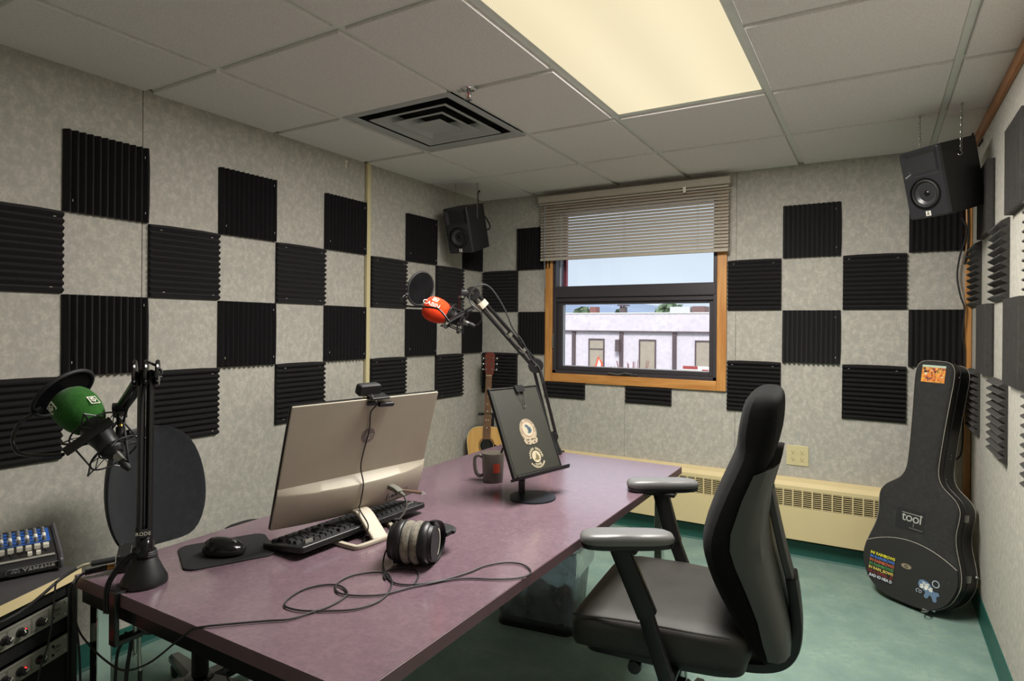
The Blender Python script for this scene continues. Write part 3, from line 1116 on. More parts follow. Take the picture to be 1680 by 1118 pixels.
MB().box((-1.2, 0, 0), (-.1, .06, .42)).build('board', M['white'], vs)
MB().box((-1.2, -.01, .30), (-.62, 0, .42)).box((-.45, -.01, .05), (-.2, 0, .3)).build('print_blocks', mat('sign_red', (170, 70, 66), rough=.5), vs)
for x in (-1.1, -.2):
    MB().box((x, 0, -3.4), (x + .06, .06, 0)).build('leg', M['brown'], vs)



# =================================================================== desk
DZ_ = .735
dk = thing('desk', 'long desk with a plum laminate top and square chrome legs', 'desk', T(1.43, -2.19, 0))
dx, dy = .455, .925
MB().box((-dx, -dy, DZ_ - .0285), (dx, dy, DZ_ - .0008)).build('edge_band', M['desk_edge'], dk, bevel=.0015)
MB().box((-dx + .001, -dy + .001, DZ_ - .002), (dx - .001, dy - .001, DZ_)).build('desktop', M['desk'], dk)
ap = MB()
for a in (((-dx + .015, -dy + .010, .672), (dx - .03, -dy + .03, .7065)), ((-dx + .015, dy - .05, .672), (dx - .03, dy - .03, .7065)), ((-dx + .012, -dy + .03, .672), (-dx + .03, dy - .03, .7065)), ((dx - .075, -dy + .03, .672), (dx - .055, dy - .03, .7065))):
    ap.box(*a)
ap.build('apron', M['black_metal'], dk)
lg = MB().prism(rrect(.034, .034, .004), 0.012, .7065).mesh('leg', M['chrome'])
gm = MB().lathe([(.018, 0), (.018, .006), (.010, .012)], 16).mesh('glide', M['black'])
for x, y in ((-dx + .026, -dy + .045), (dx - .03, -dy + .045), (-dx + .026, dy - .045), (dx - .075, dy - .065)):
    l_ = share('leg', lg, dk, T(x, y, 0))
    share('glide', gm, l_)

# =================================================================== right office chair
M['uphol'] = mottled('black_upholstery', ((13, 13, 13), (18, 18, 17), (11, 11, 11)), (60, 200), bump=.5, bscale=900, fine=.2, fscale=700, spec=.15, sheen=.04, rough=.95)
M['vinyl'] = mottled('black_seat_vinyl', ((44, 43, 40), (54, 52, 48), (38, 37, 35)), (8, 300), bump=.25, bscale=900, fine=.15, fscale=700, spec=.45, rough=.5)
M['shell'] = mat('grey_shell_plastic', (68, 70, 69), rough=.42, var=.05, scale=6, bump=.05)
M['pad'] = mat('grey_arm_pad', (104, 104, 104), rough=.38, var=.04, bump=.08, bscale=600)
oc = thing('office_chair', 'high-backed black office chair with grey arm pads at the near side of the desk', 'chair', T(2.085, -1.95, 0) @ RZ(math.radians(5)))
# seat cushion: superellipse rings
def cushion(b, x0, x1, hw, z0, z1, crown=.0, n=40, front=.0, taper=0.0, e=.22):
    rg_ = []
    cx, ax = (x0 + x1) / 2, (x1 - x0) / 2
    for zz, sc in ((z0, .90), (z0 + .012, .965), (z0 + .03, .99), ((z0 + z1) / 2, 1.0), (z1 - .022, .995), (z1 - .008, .965), (z1 - .001, .92), (z1 + crown * .6, .72), (z1 + crown, .4), (z1 + crown, .1)):
        r_ = []
        for k in range(n):
            a = 2 * PI * k / n
            c, s = math.cos(a), math.sin(a)
            x = cx + ax * sc * math.copysign(abs(c) ** e, c)
            w = hw * (1 - taper * max(0, (x - cx) / ax))
            y = w * sc * math.copysign(abs(s) ** e, s)
            drop = front * max(0, (cx - x) / ax) ** 4
            r_.append((x, y, zz - drop))
        rg_.append(r_)
    return b.loft(rg_)
b = MB()
cushion(b, -.292, .215, .262, .405, .508, .008, front=.028, taper=.12)
b.build('seat', M['vinyl'], oc)
MB().tube(smooth_path([(-.27, -.25, .490), (-.1, -.257, .5065), (.08, -.245, .5065), (.165, -.235, .506)], 8), .0025, 6).build('seam', M['vinyl'], oc)
b = MB()
cushion(b, -.25, .20, .235, .375, .410, front=.01, taper=.12)
b.build('seat_pan', M['black'], oc)
# backrest
pf = [(.212, .438), (.198, .452), (.188, .47), (.169, .50), (.136, .557), (.095, .632), (.074, .695), (.069, .736), (.077, .78), (.109, .869), (.149, .958), (.160, .99), (.166, 1.03), (.176, 1.09), (.184, 1.125), (.200, 1.142)]
ed_ = [.255, .255, .252, .243, .231, .202, .174, .161, .163, .190, .218, .225, .232, .236, .238, .238]      # where cloth meets shell, at the sides
pr_ = [.268, .276, .280, .276, .262, .236, .212, .202, .206, .232, .256, .268, .279, .284, .283, .277]
hw_ = [.195, .205, .210, .215, .222, .228, .230, .230, .230, .226, .218, .215, .213, .211, .205, .190]
rg = []
for (x, z), xe_, xr, w in zip(pf, ed_, pr_, hw_):
    r_ = []
    n = 12
    for k in range(n + 1):                       # front face, left to right
        u = -1 + 2 * k / n
        r_.append((x + .020 * (abs(u) ** 2.2) * (.3 if z > 1.0 else 1) + .014 * abs(u) ** 10, w * u, z))
    if z < .95:
        back = [(xe_ + .004, 1.0), (xe_ + .012, .97)] + [(xe_ + .016, u) for u in (.6, .2, -.2, -.6)] + [(xe_ + .012, -.97), (xe_ + .004, -1.0)]
    else:
        back = [(xr - .03, 1.0), (xr - .008, .94)] + [(xr, u) for u in (.6, .2, -.2, -.6)] + [(xr - .008, -.94), (xr - .03, -1.0)]
    for bx_, u in back:
        r_.append((bx_, w * u, z))
    rg.append(r_)
rg.append([(p[0] * .35 + .24 * .65, p[1] * .86, 1.152) for p in rg[-1]])
rg.insert(0, [(p[0] * .6 + .235 * .4, p[1] * .93, .432) for p in rg[0]])
b = MB().loft(rg)
b.f = [tuple(reversed(f)) for f in b.f]
b.build('backrest', M['uphol'], oc, sub=1)
# grey shell that wraps the sides and the back
rg = []
shr = {.438: .302, .452: .304, .47: .303, .50: .299, .557: .286, .632: .266, .695: .251, .736: .245, .78: .241, .869: .250, .958: .276}
for (x, z), xe_, w in list(zip(pf, ed_, hw_))[1:11]:
    xr = shr[z] + .004
    top = max(0, (z - .87) / .088)
    out_ = [(xe_, 1.0), (xe_ + (xr - xe_) * .5, .985), (xr - .012, .90), (xr, .70), (xr + .001, .35), (xr + .001, 0)]
    r_ = []
    for q_, u in out_:
        r_.append((q_, -w * u * 1.006, z + (.028 * top * (q_ - xe_) / (xr - xe_) if xr > xe_ else 0) - .02 * top))
    for q_, u in reversed(out_[:-1]):
        r_.append((q_, w * u * 1.006, z + .028 * top * (q_ - xe_) / (xr - xe_) - .02 * top))
    for u in (.95, .5, 0, -.5, -.95):
        r_.append((xe_ + .006, w * u, z - .02 * top))
    rg.append(r_)
b = MB().loft(rg)
b.build('back_shell', M['shell'], oc)
# spine that carries the back
b = MB().tube(smooth_path([(.246, 0, .862), (.258, 0, .80), (.280, 0, .70), (.303, 0, .61), (.312, 0, .56)], 6), 1, 12, flat=(.040, .012))
b.build('back_spine', M['shell'], oc)
b = MB().tube(smooth_path([(.306, 0, .615), (.316, 0, .55), (.322, 0, .47), (.312, 0, .41), (.280, 0, .368), (.22, 0, .346), (.14, 0, .340), (.05, 0, .345)], 6), 1, 14, flat=(.052, .016))
b.build('tilt_bar', M['black'], oc)
# mechanism, gas lift, star base
b = MB().box((-.12, -.09, .335), (.12, .09, .382)).box((-.08, -.05, .315), (.09, .05, .34))
b.build('tilt_mechanism', M['black'], oc, bevel=.01)
MB().cyl((-.10, -.09, .350), (-.10, -.185, .352), .009).lathe([(.0, 0), (.018, .001), (.020, .012), (.018, .024), (0, .025)], 16, X=frame((-.10, -.185, .352), (1, 0, 0), (0, 0, 1), (0, -1, 0))).build('tension_knob', M['black'], oc)
MB().tube([(.02, -.09, .350), (.02, -.20, .348)], .006).cbox((.02, -.215, .348), (.05, .045, .008)).build('height_lever', M['black'], oc)
MB().cyl((0, 0, .22), (0, 0, .335), .014, 20).build('gas_piston', M['chrome'], oc)
MB().lathe([(.028, .085), (.026, .23), (.020, .235)], 24).build('gas_column', M['black'], oc)


def star_base(par, a0, R_, hub_z=.10, mt=None, w=.032):
    mt = mt or M['black']
    MB().lathe([(.045, hub_z - .05), (.052, hub_z - .01), (.045, hub_z + .02), (.03, hub_z + .025)], 24).build('hub', mt, par)
    for k in range(5):
        a = a0 + 2 * PI * k / 5
        X = RZ(a)
        rg_ = []
        for t_ in range(7):
            q_ = t_ / 6
            x_ = .03 + (R_ - .03) * q_
            zt = hub_z + .016 - .038 * q_ ** 1.4
            ww = w * (1 - .45 * q_)
            hh = .040 - .016 * q_
            rg_.append([(x_, -ww, zt - hh), (x_, ww, zt - hh), (x_, ww, zt - hh * .35), (x_, ww * .6, zt), (x_, -ww * .6, zt), (x_, -ww, zt - hh * .35)])
        leg_ = MB().loft(rg_).build('base_leg', mt, par, X, sub=0)
        c_ = MB()
        for s_ in (-1, 1):
            c_.lathe([(0, 0), (.020, .001), (.025, .004), (.025, .014), (.020, .017), (0, .018)], 20, X=frame((R_ - .012, s_ * .014 - (.009 if s_ < 0 else .009) * s_, .0252), (1, 0, 0), (0, 0, 1), (0, -s_, 0)))
        c_.box((R_ - .034, -.005, .022), (R_ + .01, .005, .050)).cyl((R_ - .004, 0, .03), (R_ - .004, 0, .068), .006)
        c_.build('caster', M['black'], leg_)


star_base(oc, .3, .31)
# arms
def arm(side, pad_c, pad_rot, top, mid, bot):
    post = MB().tube([top, mid], 1, 14, flat=(.018, .027)).build('arm_sleeve', M['black'], oc)
    MB().tube([Vector(mid) + (Vector(top) - Vector(mid)) * .2, bot], 1, 12, flat=(.013, .021)).build('arm_post', M['black'], post)
    MB().tube([bot, (bot[0], bot[1] * .55, bot[2] + .002), (bot[0] - .02, side * .06, .362)], 1, 12, flat=(.022, .010)).build('arm_bracket', M['black'], post)
    X = T(*pad_c) @ RZ(pad_rot)
    poly = []
    for k in range(28):
        a = 2 * PI * k / 28
        c, s = math.cos(a), math.sin(a)
        poly.append((.128 * math.copysign(abs(c) ** .45, c), .042 * math.copysign(abs(s) ** .6, s) * (1 - .12 * c)))
    b_ = MB().loft([[(p[0] * k, p[1] * k, z) for p in poly] for k, z in ((.95, -.008), (1.0, -.002), (1.0, .006), (.965, .014), (.86, .019), (.5, .0205), (.1, .021))])
    pd = b_.build('arm_pad', M['pad'], oc, X)
    MB().loft([[(p[0] * k, p[1] * k, z) for p in poly] for k, z in ((.80, -.022), (.97, -.018), (.985, -.008))]).build('pad_base', M['black'], pd)
    MB().cbox((top[0] - pad_c[0], top[1] - pad_c[1], -.028), (.11, .05, .014), RZ(-pad_rot)).build('pad_slide', M['black'], pd, bevel=.004)


arm(-1, (-.10, -.290, .747), math.radians(25), (-.125, -.285, .725), (-.045, -.278, .545), (.010, -.285, .385))
arm(1, (-.13, .285, .757), math.radians(25), (-.135, .275, .735), (-.085, .268, .565), (-.01, .268, .385))

# =================================================================== left task chair (behind the desk)
M['navy'] = mottled('black_twill', ((24, 26, 31), (31, 33, 38), (21, 23, 27)), (40, 160), bump=.3, bscale=900, fine=.18, fscale=800, spec=.25, sheen=.2, rough=.8)
tc_ = thing('task_chair', 'black task chair with a rounded backrest against the left wall', 'chair', T(.60, -2.575, 0) @ RZ(math.radians(12)))
rg = []
prof = [(.545, .09, .0), (.56, .135, .0), (.60, .168, .0), (.66, .19, .0), (.72, .196, .0), (.78, .192, .0), (.84, .178, .0), (.89, .155, .0), (.925, .122, .0), (.948, .085, .0), (.96, .035, .0)]
for z, w, q_ in prof:
    t_ = (z - .545) / .42
    xb = -.215 - .055 * (t_ - .2) + .05 * (t_ - .45) ** 2
    r_ = []
    n = 14
    for k in range(n + 1):
        u = 1 - 2 * k / n
        r_.append((xb + .055 * abs(u) ** 2 * w / .21, w * u, z))
    for k in range(n + 1):
        u = -1 + 2 * k / n
        th = .06 * math.sqrt(max(0, 1 - abs(u) ** 3)) * min(1, w / .12) + .008
        r_.append((xb + .055 * abs(u) ** 2 * w / .21 - th, w * u, z))
    rg.append(r_)
b = MB().loft(rg)
b.build('backrest', M['navy'], tc_, sub=1)
MB().tube(smooth_path([(-.213, .17, .59), (-.226, .02, .655), (-.222, -.06, .72)], 8), .0018, 5).build('seam', M['navy'], tc_)
MB().tube(smooth_path([(-.28, 0, .72), (-.30, 0, .60), (-.28, 0, .47), (-.2, 0, .40), (-.05, 0, .385)], 6), 1, 12, flat=(.035, .009)).build('back_bar', M['black'], tc_)
b = MB()
cushion(b, -.20, .25, .235, .415, .480, .01, front=0, taper=-.05, e=.4)
b.build('seat', M['navy'], tc_)
MB().box((-.10, -.08, .375), (.12, .08, .418)).build('tilt_mechanism', M['black'], tc_, bevel=.008)
MB().lathe([(.027, .10), (.026, .30), (.018, .30), (.018, .38)], 24).build('gas_column', M['black'], tc_)
star_base(tc_, .15, .30, .105, M['black_gloss'], w=.036)
for s_ in (-1, 1):
    a_ = MB().tube(smooth_path([(.06, s_ * .20, .40), (.06, s_ * .265, .41), (.04, s_ * .28, .47), (.03, s_ * .28, .535)], 6), 1, 10, flat=(.02, .008)).build('arm_post', M['black'], tc_)
    MB().tube(smooth_path([(-.14, s_ * .27, .525), (-.06, s_ * .285, .548), (.05, s_ * .285, .552), (.12, s_ * .275, .54)], 6), 1, 12, flat=(.03, .011)).build('arm_pad', M['rubber'], a_)

# =================================================================== equipment rack and mixer
RK = frame((.930, -3.089, 0), (.4130, -.9107, 0), (.9107, .4130, 0), (0, 0, 1))
# local: x runs along the front towards the viewer's left, y out of the front face, z up
rk = thing('equipment_rack', 'black equipment rack holding two silver preamps beside the desk', 'rack', RK)
rk_z = .733
b = MB().box((-.002, -.42, .04), (.014, -.0, rk_z - .024)).box((.516, -.42, .04), (.532, 0, rk_z - .024)).box((0, -.42, .04), (.532, -.404, rk_z - .024)).box((0, -.42, .04), (.532, 0, .06))
b.build('cabinet', M['black'], rk, bevel=.002)
tp = MB().box((-.006, -.43, rk_z - .024), (.54, .004, rk_z)).build('rack_top', mat('dark_grey_laminate', (62, 60, 62), rough=.5, var=.1), rk, bevel=.001)
MB().box((-.0065, .0035, rk_z - .0235), (.5405, .0052, rk_z - .001)).build('edge_band', M['cream'], tp)
MB().box((.014, -.02, .06), (.024, -.004, rk_z - .03)).box((.506, -.02, .06), (.516, -.004, rk_z - .03)).build('rack_rail', M['black_metal'], rk)
for x in (.05, .48):
    for y in (-.38, -.05):
        b = MB().lathe([(0, 0), (.02, .001), (.024, .004), (.024, .016), (.02, .019), (0, .02)], 18, X=frame((x, y + .01, .024), (1, 0, 0), (0, 0, 1), (0, -1, 0))).box((x - .014, y - .014, .036), (x + .014, y + .014, .042))
        b.build('caster', M['black'], rk)
MB().box((.024, -.10, .679), (.506, -.006, .708)).build('blank_panel', M['black'], rk)
M['panel'] = mat('silver_panel', (150, 148, 138), rough=.4, metal=.2, var=.03)
M['led'] = mat('red_led', (255, 40, 30), emit=(255, 40, 40), estr=7.0)
M['print'] = mat('dark_print', (40, 40, 40), rough=.6)


def preamp(z, label, upright):
    """one-unit preamp seen from its right end; x grows to the left of the panel"""
    t = thing('preamp', label, 'preamp', RK @ T(.024, -.004, z))
    MB().box((.004, -.30, .002), (.478, -.002, .042)).build('chassis', M['black_metal'], t)
    MB().box((0, -.002, 0), (.482, .002, .0437)).build('front_panel', M['panel'], t, bevel=.0006)
    F = lambda x, h: frame((x, .002, h), (-1, 0, 0), (0, 0, 1), (0, 1, 0))
    for h in (.007, .037):
        MB().lathe([(0, 0), (.0042, 0), (.0042, .0012), (.0025, .0022), (0, .0022)], 12).build('rack_screw', M['steel'], t, F(.010, h))
    kb = MB().lathe([(.0098, 0), (.0098, .002), (.0080, .003), (.0072, .013), (.006, .0142), (0, .0142)], 20).mesh('knob', M['black'])
    kp = MB().box((-.0012, .0005, .0138), (.0012, .0085, .0147)).mesh('pointer', M['white'])
    for i, (x, a) in enumerate(((.075, -.6), (.122, -1.1), (.158, -.9), (.190, -1.0), (.235, .3), (.27, -.8), (.32, .5), (.36, -.7))):
        k_ = share('knob', kb, t, F(x, .021) @ RZ(a + (1.5 if upright and i == 1 else 0)))
        share('pointer', kp, k_)
    MB().box((0, 0, 0), (.011, .006, .001)).build('led_window', mat('led_window', (60, 10, 10), rough=.3), t, F(.116, .018))
    MB().lathe([(.0032, 0), (.0032, .0014), (.002, .003), (0, .0034)], 12).build('led', M['led'], t, F(.110, .0208))
    for x, h in ((.040, .012), (.040, .032), (.062, .019)):
        MB().lathe([(.0032, 0), (.0032, .0012), (.0022, .0012)], 12).box((-.0, -.0, 0), (.0, .0, 0)).build('jack_hole', M['dark'], t, F(x, h))
    for (x0, x1) in ((.052, .093), (.096, .150), (.153, .205), (.208, .30)):
        b_ = MB()
        for a_ in (((x0, .002, .005), (x0 + .0006, .0023, .039)), ((x1, .002, .005), (x1 + .0006, .0023, .039)), ((x0, .002, .005), (x1, .0023, .0056)), ((x0, .002, .0384), (x1, .0023, .039))):
            b_.box(*a_)
        b_.build('panel_lines', M['print'], t)
    text('lettering', '286s', .011, M['print'], t, F(.030, .026) @ T(.0, 0, .0003), shear=.25, ext=.0002)
    lm = MB()
    for i in range(9):
        for q_ in range(4):
            lm.box((.058 + .026 * i + q_ * .0036, .002, .0075), (.0605 + .026 * i + q_ * .0036, .0022, .0085))
    lm.box((.022, .002, .0165), (.036, .0022, .0178)).box((.020, .002, .014), (.034, .0022, .0150))
    lm.build('panel_legend', M['print'], t)
    return t


preamp(.630, 'silver rack preamp with red light, upper of the two in the rack', True)
preamp(.545, 'silver rack preamp with red light, lower of the two in the rack', False)
MB().box((.024, -.10, .08), (.506, -.008, .540)).build('blank_panel', M['dark'], rk)
MB().box((.024, -.10, .594), (.506, -.010, .626)).build('blank_panel', M['dark'], rk)
MB().prism(rrect(.020, .012, .005), 0, .002).build('badge', M['steel'], rk, frame((.07, -.008, .485), (-1, 0, 0), (0, 0, 1), (0, 1, 0)))

# mixer
MX = frame((.912, -3.120, rk_z), (-.317, -.948, 0), (.948, -.317, 0), (0, 0, 1))
# local: x along its front edge to the left, y out of the front, z up
mx = thing('audio_mixer', 'black audio mixer with white faders standing on the rack top', 'mixer', MX)
mw, md = .244, .26
side = [(-.002, .008), (-.005, .026), (-.022, .036), (-md, .046), (-md, .012), (-.05, .006)]
b = MB().prism([(y, z) for y, z in side][::-1], .0, mw, frame((0, 0, 0), (0, 1, 0), (0, 0, 1), (1, 0, 0)))
b.build('body', mat('mixer_black', (34, 33, 35), rough=.45), mx, bevel=.004)
ck_ = MB().prism([(.004, .006), (.002, .028), (-.022, .041), (-md - .004, .051), (-md - .004, .008), (-.05, .004)][::-1], -.010, .002, frame((0, 0, 0), (0, 1, 0), (0, 0, 1), (1, 0, 0)))
ck_.build('end_cheek', mat('grey_cheek', (62, 60, 66), rough=.35), mx, bevel=.006)
for x in (.03, .21):
    MB().lathe([(.008, 0), (.008, .007)], 12).build('foot', M['rubber'], mx, T(x, -.06, 0))
    MB().lathe([(.008, 0), (.008, .013)], 12).build('foot', M['rubber'], mx, T(x, -.23, 0))
FX = frame((.036, -.0032, .0165), (-1, 0, 0), (0, .165, .986), (0, .986, -.165))
text('lettering', 'YAMAHA', .0145, mat('grey_print', (180, 180, 178), rough=.5), mx, FX, ext=.0005, bold=.0006)
b = MB().ring((0, 0, 0.0004), (0, 0, 1), .0068, .0005, 24, 5)
for a in (90, 210, 330, 30, 150, 270):
    b.cbox((0, .003, .0004), (.0007, .0055, .0005), RZ(math.radians(a)))
b.build('emblem', mat('grey_print_two', (180, 180, 178), rough=.5), mx, FX @ T(-.043, 0, 0))
b = MB().tube([(p[0], p[1], .0004) for p in rrect(.104, .0165, .007)], .0005, 5, closed=True).build('emblem_border', mat('grey_print_three', (150, 150, 150), rough=.5), mx, FX @ T(-.008, -.0, 0))
MB().lathe([(.0065, 0), (.0065, .002), (.004, .002), (.004, -.001), (0, -.001)], 16).build('phones_jack', M['black_gloss'], mx, FX @ T(-.080, 0, 0))
# control surface
ang = math.atan2(.010, md - .022)
SX = frame((0, -.022, .0362), (1, 0, 0), (0, -math.cos(ang), math.sin(ang)), (0, math.sin(ang), math.cos(ang)))
SX = frame((0, -.022, .0362), (-1, 0, 0), (0, -math.cos(ang), math.sin(ang)), (0, math.sin(ang), math.cos(ang)))
# SX local: -x to the left along the front, y to the back, z up from the sloping top
MB().box((-mw + .006, .105, 0), (-.008, .215, .0006)).build('blue_field', mat('blue_panel', (36, 92, 176), rough=.45, var=.04), mx, SX)
MB().box((-mw + .006, -.004, 0), (-.006, .008, .0012)).build('front_strip', mat('mixer_grey', (150, 148, 140), rough=.4), mx, SX)
fk = MB().loft([[(-.004, -.006, .004), (.004, -.006, .004), (.004, .006, .004), (-.004, .006, .004)], [(-.004, -.0055, .009), (.004, -.0055, .009), (.004, .0055, .009), (-.004, .0055, .009)], [(-.004, -.003, .0075), (.004, -.003, .0075), (.004, .003, .0075), (-.004, .003, .0075)]], smooth=False)
fk = MB().box((-.0042, -.0065, .004), (.0042, -.001, .0105)).box((-.0042, .001, .004), (.0042, .0065, .0105)).box((-.0042, -.001, .004), (.0042, .001, .008)).box((-.001, -.003, 0), (.001, .003, .004)).mesh('fader', M['white'])
slot = MB().box((-.0006, -.022, 0), (.0006, .026, .0009)).mesh('fader_slot', M['dark'])
for i in range(9):
    x = -.020 - i * .0165
    y = .040 + (.010, .012, .010, .013, .011, .009, .014, .0, -.004)[i]
    share('fader_slot', slot, mx, SX @ T(x, .046, 0))
    share('fader', fk, mx, SX @ T(x, y, 0) @ Matrix.Scale(1.3, 4))
share('fader', fk, mx, SX @ T(-.052, .014, 0))
share('fader', fk, mx, SX @ T(-.036, .014, 0))
kn = MB().lathe([(.0052, 0), (.0048, .002), (.004, .010), (.003, .011), (0, .011)], 12).mesh('knob', M['white'])
kg = MB().lathe([(.0052, 0), (.0048, .002), (.004, .010), (.003, .011), (0, .011)], 12).mesh('knob', M['pad'])
for i in range(9):
    for j in range(4):
        share('knob', kg if j != 1 else kn, mx, SX @ T(-.020 - i * .0165, .115 + j * .026, .0006))



# =================================================================== things on the desk
# ---- all-in-one computer, seen from behind
TILT = .294
mo = thing('computer_monitor', 'champagne silver all-in-one computer seen from behind on a bent stand', 'computer', T(1.279, -2.55, DZ_) @ RZ(-.160))
ct, st_ = math.cos(TILT), math.sin(TILT)
PF = frame((0, 0, .057), (0, 1, 0), (st_, 0, ct), (ct, 0, -st_))       # u along the width, h up the panel, d rearward
PW, PH = .49, .346
MB().prism(rrect(PW, PH, .004, 3, 0, PH / 2), -.006, .0).build('screen', M['black_gloss'], mo, PF, bevel=.001)
MB().prism(rrect(PW - .004, PH - .004, .004, 3, 0, PH / 2), .0, .005).build('back_cover', M['silver'], mo, PF, bevel=.002)
rg = []
NU = 28
for k in range(NU + 1):
    u = -1 + 2 * k / NU
    D_ = .009 + .034 * (1 - abs(u) ** 2.2)
    hb = .002
    x = u * (PW / 2 - .001)
    rg.append([(x, hb, .001), (x, hb, D_ * .55), (x, hb + .012, D_ * .80), (x, .050, D_ * .97), (x, .099, D_), (x, .1035, D_ - .002), (x, .1150, .006), (x, .118, .004)])
MB().loft(rg).build('lower_housing', M['silver'], mo, PF)
lg_ = disc(.0225).build('logo_disc', mat('logo_grey', (116, 108, 104), rough=.4, metal=.3), mo, PF @ T(.006, .232, .0052))
text('lettering', 'hp', .034, M['silver'], lg_, T(0, -.001, .0006), shear=.35, ext=.0003, spacing=.85)
io = MB().box((.088, .020, .0385), (.176, .046, .0405)).build('port_panel', mat('port_grey', (120, 112, 108), rough=.5), mo, PF @ T(0, 0, -.004) @ RY(math.radians(9)) @ T(.0, 0, .016), bevel=.001)
for x, w in ((.094, .003), (.104, .011), (.120, .022), (.152, .010), (.168, .004)):
    MB().box((x, .029, .0404), (x + w, .036, .0412)).build('port', M['dark'], io)
# stand: bent plate and a wire-like foot
MB().tube(smooth_path([(.020, -.000, .060), (.050, -.000, .062), (.072, -.000, .054), (.100, -.002, .036), (.150, -.008, .006)], 6), 1, 16, flat=(.024, .006)).build('stand_arm', M['silver'], mo)
ft = [(.150, .030, .006), (.158, -.075, .006), (.140, -.092, .006), (.055, -.100, .006), (-.05, -.09, .006), (-.06, .08, .006), (.05, .09, .006), (.135, .055, .006)]
MB().tube(smooth_path(ft, 4, True), 1, 12, True, flat=(.007, .0055)).build('stand_foot', M['silver'], mo)
# cable plug in the port panel and its lead
plug = thing('monitor_cable', 'grey cable plugged into the back of the computer and looping to the keyboard', 'cable')
cp = [(1.3831, -2.4703, 0.8435), (1.3731, -2.4876, 0.8355)]
b = MB().tube([(1.3486, -2.4613, 0.8475), (1.3767, -2.4659, 0.8434), (1.3958, -2.4688, 0.8361)], 1, 10, flat=(.011, .007)).tube([(1.3958, -2.4688, 0.8361), (1.4101, -2.4664, 0.8287)], [.006, .0035], 8)
b.build('plug', mat('grey_plug', (96, 96, 88), rough=.5), plug)
MB().tube(smooth_path([(1.4070, -2.4682, 0.8305), (1.4148, -2.4637, 0.8075), (1.4171, -2.4739, 0.7857), (1.4092, -2.4958, 0.7622), (1.4051, -2.5212, 0.7443), (1.4073, -2.5430, 0.7304), (1.3926, -2.5514, 0.7098)], 6), .0028, 8).build('lead', mat('grey_cable', (92, 90, 84), rough=.45), plug)
ja = thing('jack_adapter', 'brown headphone plug adapter sticking out behind the computer', 'plug')
MB().tube([(1.3785, -2.4442, 0.8351), (1.3947, -2.3773, 0.8145)], .0048, 12).build('barrel', mat('brown_barrel', (84, 62, 46), rough=.4), ja)
MB().tube([(1.3947, -2.3773, 0.8145), (1.3960, -2.3731, 0.8131)], .0055, 12).tube([(1.3960, -2.3731, 0.8131), (1.4011, -2.3621, 0.8100)], [.003, .0022], 10).build('tip', M['steel'], ja)
# webcam
wc = thing('webcam', 'black webcam clipped on the top edge of the computer', 'webcam', mo.matrix_world @ PF @ T(.012, PH, 0))
MB().loft([[(x, y, z) for x, y in rrect(w, h, .008)] for w, h, z in ((.060, .024, -.034), (.070, .031, -.028), (.072, .033, -.012), (.066, .028, -.004))], X=T(-.018, .018, 0)).build('camera_body', M['rubber'], wc)
MB().lathe([(.010, 0), (.010, .003), (.007, .003), (.006, .001), (0, .002)], 20, X=frame((-.018, .018, -.034), (1, 0, 0), (0, -1, 0), (0, 0, -1))).build('camera_lens', M['black_gloss'], wc)
MB().prism([(-.03, -.008), (.03, -.008), (.03, -.002), (-.03, -.002)], -.012, .024).build('clip_plate', M['black'], wc, T(0, .009, 0), bevel=.002)
MB().prism([(.007, -.028), (.055, -.030), (.060, -.024), (.055, -.018), (.007, -.016)], .008, .024).prism([(-.026, -.024), (.010, -.027), (.010, -.015), (-.026, -.012)], .007, .016).build('clip_foot', M['black'], wc, T(-.008, .006, 0), bevel=.002)
wcb = thing('webcam_cable', 'thin black webcam lead hanging down the back of the computer', 'cable')
wpts = [mo.matrix_world @ PF @ Vector(p) for p in ((-.010, PH + .010, .004), (-.006, PH - .008, .030), (-.006, PH - .040, .012), (.001, .25, .012), (-.006, .15, .014), (-.010, .105, .046), (-.010, .05, .050), (-.012, .03, .054))]
wpts += [(1.4223, -2.6245, 0.7900), (1.3883, -2.6033, 0.7450), (1.4099, -2.6271, 0.7380)]
MB().tube(smooth_path(wpts, 5), .0019, 8).build('lead', M['black'], wcb)

# ---- keyboard
kb_ = thing('keyboard', 'black full-size keyboard under the overhanging computer', 'keyboard', T(1.285, -2.553, DZ_) @ RZ(math.radians(-1.5)))
